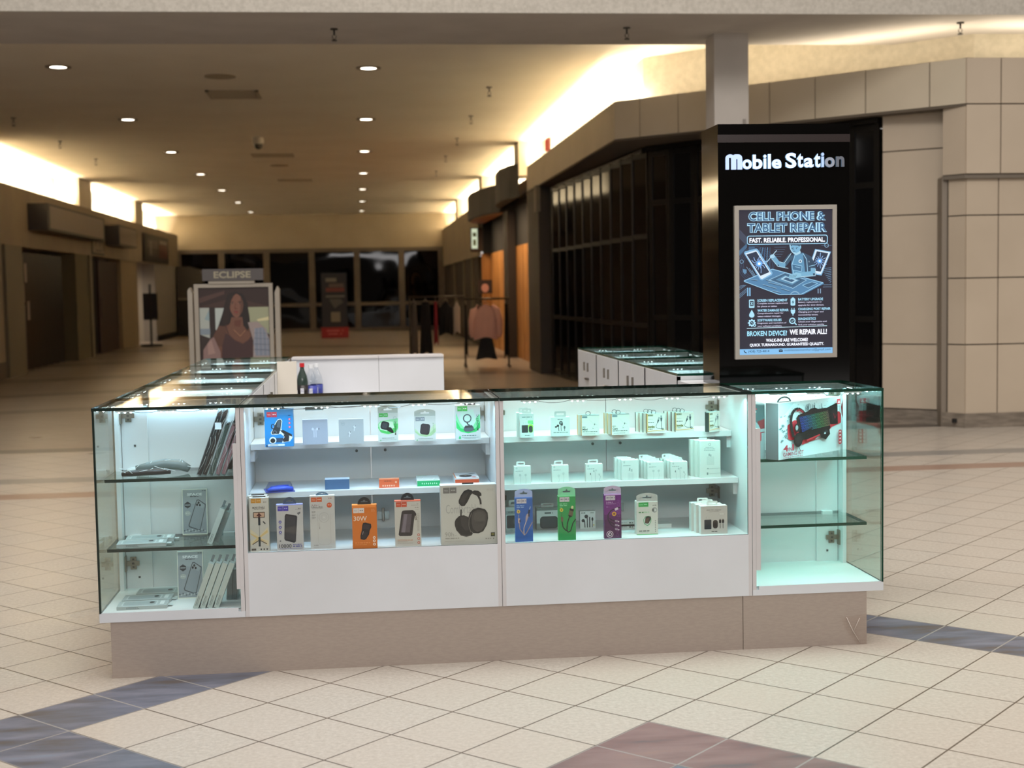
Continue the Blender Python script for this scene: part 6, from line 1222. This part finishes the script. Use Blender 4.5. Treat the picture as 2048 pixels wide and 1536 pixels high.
m = MB(); m.box(0, .084, 0, .295, 0, H - .004, M('#b9c4c6', .4)); H = H - .004
# side print
F = Face(m, (0, 0, H), (.084 / 290, 0, 0), (0, 0, -H / 740), (0, -1, 0))
F.rect(0, 0, 290, 740, '#8f989a'); F.poly([(40, 0), (290, 20), (290, 260), (200, 280), (120, 200)], '#4b585a'); F.poly([(0, 180), (80, 160), (150, 230), (140, 330), (60, 340), (0, 290)], '#7f2c30'); F.poly([(180, 240), (290, 200), (290, 330), (230, 340)], '#7f2c30'); F.line([(0, 250), (60, 360), (150, 400), (290, 380)], 12, '#8a2c32'); F.line([(60, 60), (180, 70)], 16, '#b03a40'); F.poly([(150, 80), (170, 110), (140, 130)], '#c9d3d2')
F.text('4', 10, 380, 80, 450, '#9a1f30', 0, .03); F.rrect(180, 380, 240, 500, 12, '#a12a36'); F.dashes(10, 460, 120, 14, '#7a6a9a', seed=2); F.rect(90, 620, 120, 680, '#b03040'); F.rect(0, 560, 290, 740, '#9aa6a6') if False else None
part(m, 'carton', t)

# ---- left corner cabinet
t0 = None
def plastic(nm, label, x, y, z, lean, w_, h, th, c, rz=0, group='wrapped phone cases leaning on the top shelf', c2='#121416'):
    t = empty(nm, label, 'phone case', (x, y, z), group=group, rot=(0, lean, rz)); m = MB()
    m.box(0, th, 0, w_, .004, h, M(c, .35)); m.box(th * .3, th * .7, .01, w_ - .01, .01, h + .006, M(c2, .3)); part(m, 'case', t)
    m = MB(); F2 = MB(); m.box(-.002, th + .002, -.004, w_ + .004, 0, h + .016, glass_mat('clear_wrap', (.93, .95, .95), rmul=1.0)); 
    part(m, 'clear_wrap', t)
    m = MB()
    for k in range(3): m.tube([(th * random.uniform(0, 1), -.005, h * (.05 + .3 * k)), (th * random.uniform(0, 1), -.005, h * (.2 + .3 * k)), (th * random.uniform(0, 1), -.005, h * (.32 + .3 * k))], .0007, M('#c8cfc8', .2), 4)
    part(m, 'wrap_crease', t)
LN = math.radians(20)
for k, (x, c, c2, h, lb) in enumerate(((-.662, '#1d2226', '#2a2c30', .26, 'dark phone case, leftmost of the wrapped cases leaning on the top glass shelf'), (-.641, '#24201f', '#131518', .265, 'dark brown phone case, second of the leaning wrapped cases'), (-.616, '#3a4a44', '#1c2422', .21, 'grey green phone case in the middle of the leaning wrapped cases'), (-.590, '#8d6468', '#5a3c42', .205, 'dusty pink phone case, left of the two pink leaning cases'), (-.567, '#94686c', '#633f45', .20, 'dusty pink phone case, right of the two pink leaning cases'))):
    plastic('wrapped_phone_case', lb, x, 5.585, .752 + .003, LN, .09, h, .014, c, 0, c2=c2)
plastic('wrapped_phone_case', 'dark phone case at the back, rightmost behind the pink leaning cases', -.553, 5.72, .755, math.radians(9), .085, .24, .014, '#15181c', 0)
m = MB(); m.box(-.585, -.560, 5.578, 5.581, .935, .962, M('#e3eef2', .4)); o = m.build('price_tag'); tag(o, 'small white tag hanging over the leaning wrapped cases', 'tag'); o.rotation_euler = (0, 0, 0)
def lump(nm, label, pts, c, wrapc='#b8c4c8'):
    t = empty(nm, label, 'phone case', pts[0]); m = MB(); p0 = Vector(pts[0])
    m.tube([Vector(p) - p0 for p in pts[1]], .012, M(c, .3), 10, rads=pts[2]); part(m, 'case', t)
    m = MB(); rnd = random.Random(len(label)); V = [Vector(p) - p0 for p in pts[1]]
    for k in range(9):
        a_ = rnd.choice(V); m.tube([a_ + Vector((rnd.uniform(-.03, .03), -.012, rnd.uniform(.0, .02))), a_ + Vector((rnd.uniform(-.03, .03), -.014, rnd.uniform(.0, .03)))], .0009, M('#e6f0f2', .15), 4)
    part(m, 'wrap_crease', t)
lump('wrapped_watch_band', 'dark strap in clear wrap lying at the front of the top glass shelf', ((-.965, 5.60, .752), [(-.955, 5.60, .764), (-.92, 5.60, .767), (-.86, 5.60, .770), (-.80, 5.60, .772), (-.765, 5.60, .768)], [.008, .012, .013, .013, .007]), '#2f2a29')
lump('wrapped_watch_band', 'silvery wrapped bundle behind the dark strap on the top glass shelf', ((-.93, 5.69, .752), [(-.915, 5.70, .772), (-.86, 5.70, .782), (-.80, 5.70, .790), (-.74, 5.70, .784), (-.705, 5.69, .768)], [.014, .019, .021, .022, .015]), '#6f7a7a')
def flatcase(label, x, y, z, rz, grp='flat phone case boxes in the left corner cabinet'):
    t = empty('phone_case_box', label, 'phone case box', (x, y, z), rz, grp); m = MB(); w_, d, h = .19, .10, .0135
    m.box(0, w_, 0, d, 0, h, M('#b9c3c6', .35), {'f': M('#a9b4b3', .4)}); F = Face(m, (0, 0, h), (w_ / 190, 0, 0), (0, d / 100, 0), (0, 0, 1)); F.rect(0, 0, 190, 100, '#a3b0b3'); F.rrect(14, 10, 150, 90, 12, '#b9c6c8'); F.rrect(20, 16, 144, 84, 10, '#93a1a5'); F.ell(128, 60, 10, 16, '#2a2e30'); F.rect(160, 20, 176, 80, '#d3dcde'); F.line([(0, 0), (190, 0)], 3, '#dbe6e8')
    F = Face(m, (0, 0, h), (w_ / 190, 0, 0), (0, 0, -h / 14), (0, -1, 0)); F.dashes(36, 4, 80, 2, '#5f6b6b', seed=4); F.dashes(36, 8, 86, 2, '#5f6b6b', seed=5); part(m, 'carton', t)
    m = MB(); m.box(w_, w_ + .018, .03, .06, h * .4, h * .4 + .001, M('#c3d0d2', .3)); part(m, 'hanging_tab', t); return t
flatcase('flat clear-window case box at the front of the middle glass shelf', -.982, 5.575, .4755, .05)
flatcase('flat clear-window case box in the middle of the middle glass shelf', -.965, 5.68, .4755, .05)
flatcase('flat clear-window case box at the back of the middle glass shelf', -.935, 5.78, .477, .03) if False else None
flatcase('flat clear-window case box, lower front one on the cabinet floor', -.968, 5.45, ZG, .03)
flatcase('flat clear-window case box, upper rear one on the cabinet floor', -.968, 5.565, ZG, .0)
flatcase('flat clear-window case box, rearmost one on the cabinet floor', -.93, 5.68, ZG, .0)
def spacebox(label, x, y, z, lean):
    t = empty('phone_case_box', label, 'phone case box', (x, y, z), group='phone case boxes reading SPACE', rot=(-lean, 0, 0)); m = MB(); w_, h = .102, .188
    m.box(0, w_, 0, .014, 0, h, M('#c9d2cc', .35)); F = Face(m, (0, 0, h), (w_ / 100, 0, 0), (0, 0, -h / 185), (0, -1, 0))
    F.rect(0, 0, 100, 185, '#d8ddd0'); F.rect(3, 2, 97, 181, '#8d989e'); F.rect(3, 2, 97, 60, '#98a3a8'); F.text('SPACE', 20, 16, 80, 26, '#dfe8ea', 0, .03); F.dashes(32, 29, 68, 3, '#3d4448', seed=2); F.dashes(80, 6, 96, 3, '#4d5458', seed=3)
    F.poly([(22, 50), (34, 58), (34, 70), (22, 78), (10, 70), (10, 58)], '#32383c'); F.rect(12, 62, 32, 66, '#9aa5a9'); F.ell(22, 98, 12, 10, '#a5adaa'); F.dashes(14, 96, 30, 3, '#c5ccc6', seed=4)
    F.poly([(58, 44), (66, 42), (94, 62), (93, 76), (72, 166), (64, 168), (26, 154), (24, 146)], '#4b5357'); F.poly([(60, 47), (66, 46), (91, 65), (90, 76), (70, 162), (64, 164), (30, 151), (28, 146)], '#8a959b'); F.poly([(60, 50), (68, 48), (90, 66), (82, 80), (56, 66)], '#97a2a7')
    for x_, y_ in ((66, 56), (60, 64), (71, 66)): F.ell(x_, y_, 4, 5, '#1d2124')
    for k in range(14): F.ell(8 + 6.3 * k, 168 + 4 * math.sin(k * 2.1), 3.5, 3, ['#5d676c', '#b3bcc0'][k % 2], n=6)
    part(m, 'carton', t); return t
spacebox('phone case box reading SPACE standing on the middle glass shelf', -.757, 5.83, .4755, .10)
spacebox('phone case box reading SPACE standing on the cabinet floor', -.757, 5.62, ZG, .08)
def spine(label, x, y, z, lean, h=.185, c='#bcc9c4'):
    t = empty('phone_case_box', label, 'phone case box', (x, y, z), group='phone case boxes leaning on edge', rot=(0, lean, 0)); m = MB(); m.box(0, .020, 0, .1, .0, h, M('#aab6b4', .4), {'f': M(c, .45), 't': M('#8f9c9a', .4)})
    F = Face(m, (0, 0, h), (.001, 0, 0), (0, 0, -.001), (0, -1, 0)); F.dashes(3, h * 560, 6, 1, c); F.rect(6, h * 720, 8, h * 940, '#6d7a78'); F.rect(11, h * 720, 12.5, h * 940, '#7a8684'); part(m, 'carton', t)
    m = MB(); m.box(.002, .012, .04, .041, h, h + .028, M('#6f7c80', .3)); part(m, 'hanging_tab', t)
LX = math.radians(21)
for k in range(4): spine(['leftmost', 'second', 'third', 'rightmost'][k] + ' of four slim case boxes leaning to the right on the cabinet floor', -.676 + .0265 * k, 5.43, ZG + .004, LX)
spine('front slim case box leaning at the right of the middle glass shelf', -.633, 5.60, .479, math.radians(22), .15)
spine('slim case box leaning behind the front one on the middle glass shelf', -.612, 5.64, .479, math.radians(22), .13, '#8a9592')
spine('upright dark case box behind the leaning ones, left of the pair', -.560, 5.56, ZG + .002, math.radians(4), .12, '#7a8280'); spine('upright dark case box behind the leaning ones, right of the pair', -.538, 5.56, ZG + .002, math.radians(4), .12, '#6a7270')
